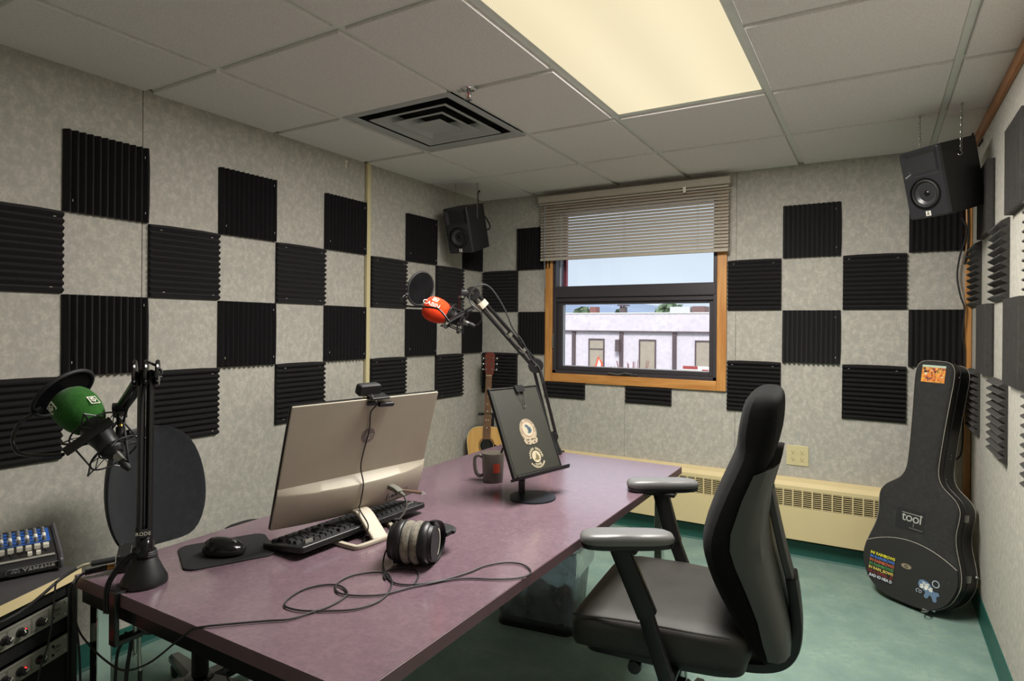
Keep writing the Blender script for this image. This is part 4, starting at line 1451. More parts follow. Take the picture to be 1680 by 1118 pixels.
# local: y along the length, +x is the raised rear edge
kt = RY(-.115)
KX = T(0, 0, .018) @ kt
MB().prism(rrect(.160, .470, .014, 4), -.010, .006).build('case', M['black'], kb_, KX, bevel=.004, seg=3)
MB().prism(rrect(.010, .40, .004, 3, .073, 0), .004, .0075).build('rear_strip', mat('dark_grey_strip', (52, 52, 54), rough=.35), kb_, KX)
kc = {}
def keycap(w):
    if w not in kc:
        kc[w] = MB().loft([[(-.0083, -w / 2, 0), (.0083, -w / 2, 0), (.0083, w / 2, 0), (-.0083, w / 2, 0)], [(-.0062, -w / 2 + .002, .0065), (.0062, -w / 2 + .002, .0065), (.0062, w / 2 - .002, .0065), (-.0062, w / 2 - .002, .0065)]], smooth=False).mesh('key', M['rubber'])
    return kc[w]
for r_ in range(6):
    xr = .052 - r_ * .0195 - (.0 if r_ == 0 else .004)
    yy = -.218
    rows = [[.0172] * 13 + [0] + [.0172] * 3 + [0] + [.0172] * 4, [.0172] * 13 + [.036] + [0] + [.0172] * 3 + [0] + [.0172] * 4,
            [.027] + [.0172] * 12 + [.027] + [0] + [.0172] * 3 + [0] + [.0172] * 4, [.032] + [.0172] * 11 + [.041] + [-.062] + [.0172] * 4,
            [.042] + [.0172] * 10 + [.050] + [-.024] + [.0172] + [-.024] + [.0172] * 4, [.024, .022, .024, .115, .024, .022, .022, .024, 0, .0172, .0172, .0172, 0, .036, .0172, .0172]][r_]
    for w in rows:
        if w <= 0:
            yy += .007 if w == 0 else -w
            continue
        if yy + w > .226:
            break
        # the user sits on the far side, so the rows read from +y to -y
        share('key', keycap(w), kb_, KX @ T(xr, -(yy + w / 2), .006))
        yy += w + .0019
for y in (-.19, .19):
    MB().box((.056, y - .012, -.0), (.062, y + .012, .024)).build('tilt_foot', mat('grey_foot', (120, 118, 112), rough=.4), kb_, T(.0, 0, 0) @ RY(-.25))

# ---- mouse and mat
mp_ = thing('mouse_mat', 'black mouse mat with rounded corners on the desk', 'mat', T(1.142, -2.842, DZ_) @ RZ(math.radians(-26)))
MB().prism(rrect(.190, .212, .03, 6), 0, .0045).build('mat_sheet', M['rubber'], mp_, bevel=.0015)
ms = thing('mouse', 'black wireless mouse on the mouse mat', 'mouse', T(1.160, -2.862, DZ_ + .0045) @ RZ(math.radians(24)))
rg = []
N = 28
for z, sc in ((.001, .90), (.004, .97), (.012, 1.0), (.020, .97), (.027, .88), (.033, .70), (.037, .45), (.0385, .15)):
    r_ = []
    for k in range(N):
        a = 2 * PI * k / N
        c, s = math.cos(a), math.sin(a)
        x = .053 * sc * math.copysign(abs(c) ** .85, c)
        y = .032 * sc * math.copysign(abs(s) ** .85, s) * (1 - .10 * math.cos(2 * a) * .5)
        r_.append((x, y, z * (1 - .22 * (x / .053)) if z > .004 else z))
    rg.append(r_)
MB().loft(rg).build('shell', M['black_gloss'], ms)
rg2 = [[(p[0] * s_, p[1] * s_, z_) for p in rg[2]] for s_, z_ in ((1.012, .006), (1.035, .011), (1.02, .016))]
MB().loft(rg2).build('grip_band', M['rubber'], ms)
MB().lathe([(0, -.004), (.0085, -.0035), (.0095, -.002), (.0095, .002), (.0085, .0035), (0, .004)], 20, X=frame((.024, 0, .0262), (1, 0, 0), (0, 0, 1), (0, -1, 0))).build('scroll_wheel', mat('wheel_grey', (88, 88, 88), rough=.4), ms)
MB().tube([(.034, 0, .0262), (.044, 0, .022), (.0515, 0, .014)], .0006, 5).build('button_split', M['dark'], ms)

# ---- headphones
M['velour'] = mottled('grey_velour', ((128, 122, 108), (160, 154, 138), (104, 98, 88)), (30, 140), bump=.9, bscale=700, fine=.3, fscale=500, sheen=.4)
HC = Vector((1.607, -2.655, DZ_ + .053))
ha = Vector((.925, .38, .0)).normalized()
hbk = Vector((-.38, .925, 0)).normalized()
hp = thing('headphones', 'black headphones with grey velour pads lying on the desk', 'headphones', T(HC.x, HC.y, DZ_))
for s in (-1, 1):
    X = frame((0, 0, .053), hbk * s, (0, 0, 1), ha * s) if s > 0 else frame((0, 0, .053), hbk * -1, (0, 0, 1), ha * -1)
    X = frame((0, 0, .053), hbk, Vector((0, 0, 1)) if s < 0 else Vector((0, 0, 1)), ha * s)
    if s > 0:
        X = frame((0, 0, .053), Vector((0, 0, 1)), hbk * 1, Vector((0, 0, 1)).cross(hbk) * 1)
        if X.col[2].to_3d().dot(ha) < 0:
            X = frame((0, 0, .053), hbk, Vector((0, 0, 1)), hbk.cross(Vector((0, 0, 1))))
    else:
        X = frame((0, 0, .053), hbk, Vector((0, 0, 1)), hbk.cross(Vector((0, 0, 1))))
        if X.col[2].to_3d().dot(ha) > 0:
            X = frame((0, 0, .053), Vector((0, 0, 1)), hbk, Vector((0, 0, 1)).cross(hbk))
    MB().lathe([(.022, .001), (.040, .0005), (.048, .003), (.0515, .009), (.0515, .014), (.049, .020), (.044, .023), (.02, .023)], 36, X=X).build('ear_pad', M['velour'], hp)
    cup = MB().lathe([(.046, .021), (.050, .023), (.0515, .026), (.0515, .036), (.048, .043), (.046, .044), (.044, .052), (.040, .054), (.036, .052), (0, .053)], 40, X=X).build('ear_cup', M['black'], hp)
    MB().lathe([(.0405, .0535), (.0425, .0540), (.0425, .0556), (.0405, .0556)], 40, X=X).build('rim', M['steel'] if False else M['rubber'], cup)
    ia = [X @ Vector((0, 0, .047))][0]
    # yoke: a C round the far side of the cup
    yk = []
    for k in range(17):
        a = -PI / 2 + PI * k / 16
        p = Vector((0, 0, .053)) + ha * s * (.046 + .010 * math.cos(a)) + Vector((0, 0, 1)) * (.0515 * math.sin(a)) + hbk * (.066 * math.cos(a))
        yk.append(p)
    MB().tube(yk, 1, 10, flat=(.0075, .002)).build('yoke', M['black'], hp)
    e = Vector((0, 0, .053)) + ha * s * .056 + hbk * .066
    MB().tube([e, e + hbk * .022 + ha * s * .008], 1, 10, flat=(.012, .006)).build('slider', M['rubber'], hp)
band = []
for k in range(21):
    a = PI * k / 20
    band.append(Vector((0, 0, .053)) + ha * (.064 * math.cos(a) * (1 + .18 * math.sin(a))) + hbk * (.085 + .045 * math.sin(a)))
MB().tube(band, 1, 12, flat=(.017, .0045)).build('headband', M['rubber'], hp)
b = MB()
ax = Vector((0, 0, .053)) + ha * .0562
for k in range(14):
    a = -1.1 + 2.0 * k / 13
    p = ax + hbk * (-.0) + Vector((0, 0, 1)) * (.0355 * math.sin(a)) + hbk * (.0355 * math.cos(a)) * 1
    b.cbox((0, 0, 0), (.0030, .0042, .0006), frame(p, Vector((0, 0, 1)), hbk, Vector((0, 0, 1)).cross(hbk)))
b.build('ring_print', M['white'], hp)
hcab = [(1.5782, -2.7314, 0.7385), (1.6306, -2.7651, 0.7385), (1.6655, -2.7712, 0.7385), (1.7009, -2.7500, 0.7385), (1.7357, -2.7023, 0.7385), (1.7603, -2.6380, 0.7385), (1.7717, -2.5841, 0.7385), (1.8026, -2.5414, 0.7385), (1.8431, -2.5293, 0.7385), (1.8790, -2.5496, 0.7385), (1.8899, -2.5773, 0.7385), (1.8726, -2.6098, 0.7385), (1.8323, -2.6395, 0.7385), (1.7798, -2.6653, 0.7385), (1.7455, -2.6964, 0.7385), (1.7173, -2.7399, 0.7385), (1.6965, -2.7724, 0.7385), (1.6725, -2.8263, 0.7385), (1.6349, -2.8581, 0.7385), (1.5946, -2.8728, 0.7385), (1.5650, -2.8662, 0.7385), (1.5390, -2.8353, 0.7385), (1.5373, -2.7930, 0.7385), (1.5639, -2.7555, 0.7385), (1.5969, -2.7411, 0.7385), (1.6307, -2.7611, 0.7385), (1.6555, -2.7869, 0.7385), (1.6781, -2.8279, 0.7385), (1.6842, -2.8692, 0.7385), (1.6684, -2.9106, 0.7385), (1.6332, -2.9400, 0.7385), (1.5863, -2.9679, 0.7385), (1.5511, -2.9760, 0.7385), (1.5289, -2.9713, 0.7385), (1.5093, -2.9426, 0.7385), (1.5026, -2.8980, 0.7385), (1.5232, -2.8599, 0.7385), (1.5561, -2.8462, 0.7385), (1.5964, -2.8622, 0.7385), (1.6097, -2.8869, 0.7385), (1.6129, -2.9304, 0.7385), (1.6037, -2.9658, 0.7385), (1.5898, -3.0070, 0.7385), (1.5586, -3.0331, 0.7385), (1.5108, -3.0752, 0.7385), (1.4767, -3.1072, 0.7385)]
lead0 = [Vector(p) for p in [(1.6194, -2.6520, 0.7950), (1.6050, -2.6602, 0.7956), (1.5881, -2.6699, 0.7939), (1.5711, -2.6796, 0.7885), (1.5589, -2.6866, 0.7793), (1.5490, -2.6923, 0.7657), (1.5440, -2.6952, 0.7430)]]
tail = [(1.4508, -3.1180, 0.7318), (1.4315, -3.1220, 0.7179), (1.4216, -3.1250, 0.7095), (1.3979, -3.1250, 0.6924), (1.3558, -3.1250, 0.6604), (1.3144, -3.1250, 0.6316), (1.2704, -3.1250, 0.6077), (1.2342, -3.1250, 0.5922), (1.1908, -3.1250, 0.5823), (1.1277, -3.1250, 0.5870), (1.0657, -3.1250, 0.6012), (1.0226, -3.1250, 0.6203), (0.9967, -3.1250, 0.6572), (0.9819, -3.1250, 0.6890)]
tail2 = [(1.0670, -3.1582, 0.7520), (1.0174, -3.1224, 0.7450), (1.0255, -3.1075, 0.7520)]
allp = lead0 + [Vector(p) for p in hcab] + [Vector(p) for p in tail] + [Vector(p) for p in tail2]
hw_inv = hp.matrix_world.inverted()
MB().tube([hw_inv @ p for p in smooth_path(allp, 4)], .0021, 6).build('cable', M['rubber'], hp)
lp = [(1.6202, -2.7680, 0.7387), (1.6016, -2.7552, 0.7387), (1.5898, -2.7335, 0.7387), (1.5947, -2.7115, 0.7387), (1.6110, -2.6953, 0.7387), (1.6397, -2.6909, 0.7387), (1.6648, -2.7051, 0.7387), (1.6837, -2.7339, 0.7387), (1.6951, -2.7578, 0.7387)]
MB().tube([hw_inv @ Vector(p) for p in smooth_path(lp, 6)], .0021, 6).build('cable_loop', M['rubber'], hp)

# ---- mug with pens
mg = thing('mug', 'dark grey mug with an orange inside and an orange logo patch', 'mug', T(1.336, -1.885, DZ_))
mm_ = MB().lathe([(.030, 0), (.037, .001), (.0385, .006), (.041, .05), (.043, .1075), (.0425, .109)], 40).build('mug_body', mat('grey_glaze', (82, 76, 68), rough=.3, var=.04, coat=.3), mg)
MB().lathe([(.0425, .109), (.0405, .1085), (.0385, .05), (.035, .008), (0, .006)], 40, cap=False).build('orange_lining', mat('orange_glaze', (238, 84, 38), rough=.25, coat=.3), mg)
hd = Vector((-.95, -.30, 0)).normalized()
hpth = smooth_path([Vector((0, 0, .090)) + hd * .040, Vector((0, 0, .096)) + hd * .056, Vector((0, 0, .086)) + hd * .071, Vector((0, 0, .055)) + hd * .072, Vector((0, 0, .028)) + hd * .066, Vector((0, 0, .018)) + hd * .052, Vector((0, 0, .024)) + hd * .038], 6)
MB().tube(hpth, 1, 14, flat=(.0075, .0055)).build('handle', mm_.data.materials[0], mg)
pv, pf_ = [], []
n_ = 12
for i in range(2):
    for k in range(n_ + 1):
        a = -.62 + .62 * k / n_ - .35
        z = .040 + .034 * i
        rr = .0405 + (.0432 - .041) * (z - .05) / .0575 + .0008
        pv.append((rr * math.cos(a), rr * math.sin(a), z))
for k in range(n_):
    pf_.append((k, k + 1, n_ + 2 + k, n_ + 1 + k))
MB().raw(pv, pf_, True).build('logo_patch', mat('burnt_orange', (176, 62, 36), rough=.5, var=.1), mg)
pe = thing('pen', 'black pen standing in the grey mug', 'pen')
MB().tube([(1.325, -1.880, .745), (1.372, -1.872, .862)], .0042, 10).build('barrel', M['black'], pe)
MB().tube([(1.3715, -1.872, .860), (1.374, -1.8717, .866)], [.0042, .0025], 10).build('cap', M['black_gloss'], pe)

# ---- copy holder
cs, sn_ = .247, .969
CH = frame((1.595, -1.993, .82), (.247, .969, 0), (-.401, .102, .910), Vector((.247, .969, 0)).cross(Vector((-.401, .102, .910))))
ch_ = thing('copy_holder', 'black tilted copy holder with two coffee-coloured stickers on a round base', 'copy holder', T(1.575, -2.0, DZ_))
ci = ch_.matrix_world.inverted() @ CH
M['board'] = mat('black_board', (44, 44, 38), rough=.5, var=.08, bump=.1, bscale=300)
bw, bh = .240, .315
MB().prism(rrect(bw, bh, .006, 3, 0, bh / 2), -.009, 0).build('board', M['board'], ch_, ci, bevel=.001)
b = MB()
for a_ in ((-bw / 2, 0, -bw / 2 + .005, bh), (bw / 2 - .005, 0, bw / 2, bh), (-bw / 2, bh - .005, bw / 2, bh)):
    b.box((a_[0], a_[1], -.010), (a_[2], a_[3], .0025))
b.build('rim', M['black'], ch_, ci, bevel=.001)
MB().box((-.108, .010, .0), (.112, .300, .0012)).build('backing_sheet', M['board'], ch_, ci)
MB().box((-bw / 2 - .006, -.007, -.012), (bw / 2 + .012, .002, .026)).cyl((-bw / 2 - .006, .001, .026), (bw / 2 + .012, .001, .026), .0045, 10).build('ledge', M['black_metal'], ch_, ci, bevel=.001)
MB().lathe([(0, 0), (.078, 0), (.080, .002), (.079, .005), (.070, .0062), (0, .0066)], 48).build('base_plate', mat('dark_steel', (40, 42, 48), rough=.35, metal=.5), ch_)
st = MB().cyl((-.055, .018, .004), (-.055, .018, .052), .012, 16).cyl((-.055, .018, .050), (-.052, .018, .085), .008).box((-.07, .004, .055), (-.04, .032, .088))
st.build('post', M['black_metal'], ch_, bevel=.002)
MB().cyl((-.04, -.006, .075), (-.012, -.014, .076), .007, 12).build('hinge_knob', M['chrome'], ch_)
MB().tube([(-.055, .018, .08), (-.045, .015, .10), (-.01, .01, .14)], .008, 10).build('hinge', M['black_metal'], ch_)
# stickers on the board
tanm = mat('sticker_tan', (150, 138, 116), rough=.6)
inkm = mat('sticker_ink', (58, 42, 36), rough=.6)
S1 = ci @ T(.007, .149, .0016)
e1 = disc(.040, 44, 0, .0005, 1.0, 1.06).build('sticker', tanm, ch_, S1 @ T(0, .004, 0))
MB().ring((0, .004, .0006), (0, 0, 1), .0385, .0005, 44, 5, sy=1.0).build('sticker_rim', inkm, e1)
MB().ring((0, .004, .0006), (0, 0, 1), .027, .0006, 40, 5).build('inner_ring', mat('sticker_red', (150, 72, 52), rough=.6), e1)
disc(.026, 36, .0005, .0009).build('inner_field', mat('sticker_pale', (158, 150, 130), rough=.6), e1, T(0, .004, 0))
b = MB()
for (x, y, r_, sx_, sy_) in ((-.004, .014, .006, 1.2, .8), (.002, .009, .006, 1, 1), (.004, .002, .006, 1.1, 1.0), (.010, -.003, .007, 1.1, .9), (.004, -.009, .006, 1.4, .8), (.012, .006, .003, 1, 1)):
    b.prism([(x + r_ * sx_ * math.cos(2 * PI * k / 16), y + r_ * sy_ * math.sin(2 * PI * k / 16)) for k in range(16)], .0009, .0013)
b.build('beast_figure', mat('sticker_slate', (66, 82, 92), rough=.6, var=.2, scale=200), e1, T(0, .002, 0))
text_arc('lettering', 'CLUTCHE FREEKE ACC', .0105, .0327, 205, -25, inkm, e1, T(0, .004, .0006), ext=.0002)
MB().prism([(-.034, -.034), (-.028, -.047), (-.006, -.052), (.0, -.047), (.006, -.052), (.028, -.047), (.034, -.034), (.026, -.026), (-.026, -.026)], .0, .001).build('ribbon', tanm, e1)
b = MB()
for s_ in (-1, 1):
    b.prism([(s_ * .010, -.045), (s_ * .018, -.039), (s_ * .020, -.046)][::s_], .001, .0014)
b.build('ribbon_fold', inkm, e1)
b = MB()
for x in (-.022, -.014, .002, .008, .018):
    b.box((x, -.036, .001), (x + .005, -.031, .0013))
b.build('ribbon_marks', inkm, e1)
S2 = ci @ T(.010, .058, .0016)
e2 = disc(.021, 36, 0, .0005).build('sticker', M['cream_print'], ch_, S2)
b = MB()
b.prism([(-.014, -.012), (-.004, -.004), (0, .008), (.003, .014), (.006, .006), (.010, -.006), (.016, -.012), (.008, -.010), (.002, -.014), (-.006, -.010)], .0005, .0008)
b.prism([(.006, .006), (.012, .000), (.014, -.004), (.010, -.003)], .0008, .001)
b.build('figure', mat('sticker_olive', (96, 88, 60), rough=.6, var=.3, scale=300), e2)
MB().ring((0, 0, .0004), (0, 0, 1), .0215, .0006, 36, 5).build('ring', inkm, e2)
text_arc('lettering', 'BARREN GROUND', .0115, .0285, 190, -10, M['cream_print'], e2, T(0, 0, .0002), ext=.0002, bold=.0004)
text_arc('lettering', 'COFFEE', .0105, .0285, 240, 300, M['cream_print'], e2, T(0, 0, .0002), inward=True, ext=.0002, bold=.0004)
bp_ = []
for k in range(15):
    a = math.radians(212 + 116 * k / 14)
    bp_.append((.0405 * math.cos(a), .0405 * math.sin(a)))
for k in range(15):
    a = math.radians(328 - 116 * k / 14)
    bp_.append((.0345 * math.cos(a), .0345 * math.sin(a)))
bb = MB()
nn_ = len(bp_) // 2
for k in range(nn_ - 1):
    bb.prism([bp_[k], bp_[k + 1], bp_[2 * nn_ - 2 - k], bp_[2 * nn_ - 1 - k]], 0, .0006)
bb.build('banner', M['cream_print'], e2)
b = MB()
for k in range(16):
    a = math.radians(220 + 6.4 * k)
    b.cbox((0, 0, 0), (.0022, .0016, .0004), T(.0375 * math.cos(a), .0375 * math.sin(a), .0007) @ RZ(a + PI / 2))
b.build('banner_marks', inkm, e2)
# binder clip on the top edge
bc = thing('binder_clip', 'black binder clip with wire handle on top of the copy holder', 'binder clip', CH @ T(.022, bh, 0))
MB().prism([(.006, .004), (.010, -.022), (.0085, -.022), (.003, .002), (-.009, .002), (-.0125, -.022), (-.014, -.022), (-.011, .004)], -.021, .021, frame((0, 0, 0), (0, 0, 1), (0, 1, 0), (-1, 0, 0))).build('clip_body', M['black_metal'], bc, T(0, .0, 0))
b = MB().tube(smooth_path([(-.013, -.022, .0095), (-.0045, -.060, .006), (-.006, -.074, .005), (0, -.079, .005), (.006, -.074, .005), (.0045, -.060, .006), (.013, -.022, .0095)], 6), .0011, 8)
b.build('wire_handle', M['chrome'], bc)
MB().tube(smooth_path([(-.013, -.022, -.0135), (-.0045, -.05, -.018), (0, -.07, -.018), (.0045, -.05, -.018), (.013, -.022, -.0135)], 6), .0011, 8).build('wire_handle', M['chrome'], bc)

# ---- black headphone amp box with its leads
bx = thing('amp_box', 'small black interface box with knobs at the desk corner', 'box', frame((1.040, -3.010, DZ_), (.87, -.49, 0), (.49, .87, 0), (0, 0, 1)))
MB().box((-.062, -.040, .002), (.040, .035, .040)).build('housing', M['black'], bx, bevel=.002)
b = MB()
for k in range(5):
    b.cbox((-.03 + .012 * k, -.012, .0402), (.006, .0006, .0004)).cbox((-.03 + .012 * k, .010, .0402), (.008, .0006, .0004))
b.cbox((-.012, .0, .0402), (.02, .005, .0004))
b.build('legend', mat('pale_print', (170, 170, 168), rough=.6), bx)
b = MB()
for k in range(6):
    b.cyl((.000 + .0075 * k - .01, .022, .040), (.000 + .0075 * k - .01, .022, .052), .0028, 8)
b.build('toggles', M['rubber'], bx)
for x, y in ((-.055, -.034), (.034, -.034)):
    MB().lathe([(.002, 0), (.0018, .001), (0, .001)], 8).build('screw', M['steel'], bx, T(x, y, .040))
c1 = thing('instrument_cable', 'thick black cable with pale strain relief running across the rack', 'cable')
MB().tube([(1.0501, -3.0640, 0.7699), (1.0297, -3.1045, 0.7687)], .0065, 12).build('plug', M['rubber'], c1)
MB().tube(smooth_path([(1.0297, -3.1045, 0.7687), (1.0207, -3.1154, 0.7670), (1.0131, -3.1255, 0.7619)], 4), .0036, 8).build('strain_relief', mat('pale_sleeve', (196, 188, 164), rough=.5), c1)
MB().tube(smooth_path([(1.0131, -3.1255, 0.7619), (1.0123, -3.1432, 0.7554), (1.0154, -3.1645, 0.7472), (1.0278, -3.1977, 0.7327), (1.0300, -3.2311, 0.7147), (1.0337, -3.2635, 0.7058), (1.0272, -3.2960, 0.7004), (1.0222, -3.3277, 0.7030)], 6), .0034, 8).build('lead', M['rubber'], c1)
c2 = thing('network_lead', 'ribbed black lead with a brass connector at the box', 'cable')
MB().tube([(1.0401, -3.0617, 0.7499), (1.0361, -3.0755, 0.7517)], .006, 10).build('connector', mat('brass', (190, 140, 70), rough=.35, metal=.8), c2)
b = MB().tube([(1.0361, -3.0755, 0.7517), (1.0120, -3.1088, 0.7461)], .0058, 10)
for k in range(9):
    t_ = k / 8
    p0, p1 = Vector((1.0349, -3.0762, 0.7512)), Vector((1.0132, -3.1082, 0.7466))
    b.ring(p0 + (p1 - p0) * t_, p1 - p0, .0062, .0012, 12, 5)
b.build('ribbed_boot', M['rubber'], c2)
MB().tube(smooth_path([(1.0132, -3.1082, 0.7466), (1.0055, -3.1183, 0.7382), (1.0097, -3.1274, 0.7270), (1.0120, -3.1319, 0.7055), (1.0192, -3.1336, 0.6661), (1.0269, -3.1292, 0.6038), (1.0309, -3.1270, 0.5484), (1.0326, -3.1260, 0.4791)], 5), .0024, 7).build('lead', M['rubber'], c2)
c3 = thing('thin_lead', 'thin black lead hanging down the front of the rack', 'cable')
MB().tube(smooth_path([(1.0330, -3.1740, 0.7531), (1.0454, -3.1819, 0.7439), (1.0546, -3.1882, 0.7100), (1.0621, -3.1954, 0.6688), (1.0615, -3.2016, 0.6294), (1.0623, -3.2126, 0.5984), (1.0657, -3.2223, 0.5525)], 5), .0019, 7).build('lead', M['black'], c3)



# =================================================================== microphones on boom arms
def V(p):
    return Vector(p)


def wrap_on(me, R_, z0, th0):
    """lay a flat mesh (x along the axis, y round it) on a cylinder about local z"""
    vs, fs = [], [tuple(p.vertices) for p in me.polygons]
    for q in me.vertices:
        th = th0 - q.co.y / R_
        rr = R_ + q.co.z
        vs.append((rr * math.cos(th), rr * math.sin(th), z0 + q.co.x))
    return vs, fs


def cabin_mark(sz):
    """square outline holding a little log-end and roof mark"""
    b = MB()
    h = sz / 2
    w = sz * .09
    for a in ((-h, -h, h, -h + w), (-h, h - w, h, h), (-h, -h, -h + w, h), (h - w, -h, h, h)):
        n = 4
        for k in range(n):
            x0 = a[0] + (a[2] - a[0]) * k / n
            x1 = a[0] + (a[2] - a[0]) * (k + 1) / n
            b.box((x0, a[1], 0), (x1, a[3], .0006))
    b.prism([(-h * .75, -h * .1), (-h * .1, h * .62), (h * .05, h * .5), (-h * .5, -.1 * h)], 0, .0006)
    b.prism([(h * .05, h * .5), (h * .7, -h * .05), (h * .5, -h * .1), (0, h * .36)], 0, .0006)
    b.ring((h * .12, -h * .28, .0003), (0, 0, 1), h * .30, h * .07, 14, 5)
    b.ring((h * .12, -h * .28, .0003), (0, 0, 1), h * .12, h * .05, 10, 5)
    b.box((-h * .55, -h * .62, 0), (-h * .3, -h * .1, .0006))
    return b.mesh('mark', M['white'])


def microphone(name, label, front, back, foam_mat, R_, roll, words, up=(0, 0, 1)):
    """front: nose of the foam; back: plug end. local z runs from nose to plug"""
    A, B = V(front), V(back)
    L = (B - A).length
    X = along(A, B, up) @ RZ(roll)
    t = thing(name, label, 'microphone', X)
    k = R_ / .0575
    prof = [(0, 0), (.020 * k, .001), (.036 * k, .005), (.047 * k, .013), (.054 * k, .026), (.0575 * k, .045), (.0565 * k, .066), (.051 * k, .088), (.042 * k, .106), (.036 * k, .112), (.030 * k, .112)]
    wsc = MB().lathe(prof, 40).build('windscreen', foam_mat, t)
    MB().lathe([(.0265, .098), (.028, .112), (.030, .116), (.030, .150), (.027, .170), (.026, L - .045), (.018, L - .035), (0, L - .035)], 32).build('mic_body', M['black'], t)
    MB().lathe([(.0105, L - .037), (.0105, L - .012), (.0095, L - .012)], 20).build('plug_collar', M['steel'], t)
    MB().lathe([(.0095, L - .013), (.0100, L + .004), (.0065, L + .016), (.0045, L + .018)], 20).build('plug_boot', M['rubber'], t)
    for (body, z0, th, sz) in words:
        if body == 'MARK':
            me = cabin_mark(sz)
        else:
            me = text_mesh(body, sz, ext=.0004)
        vs, fs = wrap_on(me, .0578 * k, z0, th)
        MB().raw(vs, fs).build('mark' if body == 'MARK' else 'lettering', M['white'], wsc)
        bpy.data.meshes.remove(me)
    # shock mount: two hoops, zigzag cords and a yoke
    sm = MB()
    sm.ring((0, 0, .142), (0, 0, 1), .033, .0022, 28, 6).ring((0, 0, L - .052), (0, 0, 1), .030, .0022, 28, 6)
    sm.build('inner_hoops', M['black'], t)
    og = MB()
    og.ring((0, 0, .124), (0, 0, 1), .057, .0022, 30, 6).ring((0, 0, L - .040), (0, 0, 1), .057, .0022, 30, 6)
    for q in range(4):
        a = PI / 4 + PI / 2 * q
        og.tube([(.072 * math.cos(a), .072 * math.sin(a), .112), (.057 * math.cos(a), .057 * math.sin(a), .126), (.056 * math.cos(a), .056 * math.sin(a), L - .042), (.072 * math.cos(a), .072 * math.sin(a), L - .026)], .0024, 6)
        for q2 in (a - .32, a + .32):
            og.tube([(.072 * math.cos(a), .072 * math.sin(a), L - .026), (.057 * math.cos(q2), .057 * math.sin(q2), L - .040)], .0018, 5)
            og.tube([(.072 * math.cos(a), .072 * math.sin(a), .112), (.057 * math.cos(q2), .057 * math.sin(q2), .124)], .0018, 5)
    og.build('cage', M['black'], t)
    zz = MB()
    for zi, zo in ((.142, .124), (L - .052, L - .040)):
        pts = []
        for q in range(16):
            a = 2 * PI * q / 16
            rr = .057 if q % 2 else .033
            pts.append((rr * math.cos(a), rr * math.sin(a), zo if q % 2 else zi))
        zz.tube(pts, .0013, 5, True)
    zz.build('elastic_cords', M['rubber'], t)
    return t


def pop_filter(label, c, ax, R_, neck, clamp_bar, name='pop_filter'):
    t = thing(name, label, 'pop filter', along(c, V(c) + V(ax)))
    inv = t.matrix_world.inverted()
    MB().ring((0, 0, 0), (0, 0, 1), R_, .0052, 48, 10).build('hoop', M['rubber'], t)
    for z in (-.0025, .0025):
        MB().lathe([(R_ - .002, z), (0, z * 1.3)], 44, cap=False).build('mesh_screen', thin_mesh, t)
    pts = [inv @ V(p) for p in neck]
    cl = MB().tube([pts[0] + (Vector((0, 0, 0)) - pts[0]).normalized() * .014, pts[0]], .008, 10)
    cl.build('hoop_clamp', M['rubber'], t)
    MB().tube(smooth_path(pts, 8), .0042, 10).build('gooseneck', M['black_gloss'], t)
    if clamp_bar:
        p0, p1 = inv @ V(clamp_bar[0]), inv @ V(clamp_bar[1])
        bar = MB().tube([p0, p1], 1, 12, flat=(.004, .011)).build('clamp_bar', M['black'], t)
        MB().lathe([(0, 0), (.0045, 0), (.0045, .0015), (.002, .0028), (0, .0028)], 12, X=along(p0 + (p1 - p0) * .06, inv @ (V(clamp_bar[0]) + Vector((.5, -.85, .1))))).build('bolt', M['steel'], bar)
    return t


thin_mesh = thin_clear('pop_mesh', (120, 120, 122), refl=.0, haze=.6, haze_col=(44, 44, 46))
M['green_foam'] = mottled('green_flock', ((38, 88, 30), (48, 100, 38), (32, 80, 28)), (60, 200), bump=.25, bscale=900, fine=.10, fscale=800, sheen=.15)
M['red_foam'] = mottled('orange_red_flock', ((232, 62, 22), (244, 74, 28), (224, 52, 20)), (60, 200), bump=.25, bscale=900, fine=.06, fscale=800, sheen=.15)

# ---- left microphone and arm
gm_ = microphone('microphone', 'green-foam microphone hanging in a black shock mount at the left', (0.8222, -3.0731, 1.1429), (0.9985, -3.0185, 0.9783), M['green_foam'], .0515, 0.0,
                 [('MARK', .072, 2.30 - .75, .024), ('MARK', .034, 2.30 + .95, .024)])
pop_filter('round black pop filter behind the green microphone', (0.7962, -3.0649, 1.1452), (-.708, -.322, .63), .074, [(0.7946, -3.1235, 1.1038), (0.7963, -3.1341, 1.0961), (0.7950, -3.1579, 1.0754), (0.7961, -3.1688, 1.0418), (0.8200, -3.1666, 1.0132), (0.8725, -3.1481, 1.0085), (0.9369, -3.1229, 1.0141)], [(0.9451, -3.1239, 1.0195), (0.9856, -3.0431, 1.0882)])


def rod_pair(b, p, q, off, r):
    o_ = V(off)
    b.tube([V(p) + o_, V(q) + o_], r, 10).tube([V(p) - o_, V(q) - o_], r, 10)
    return b


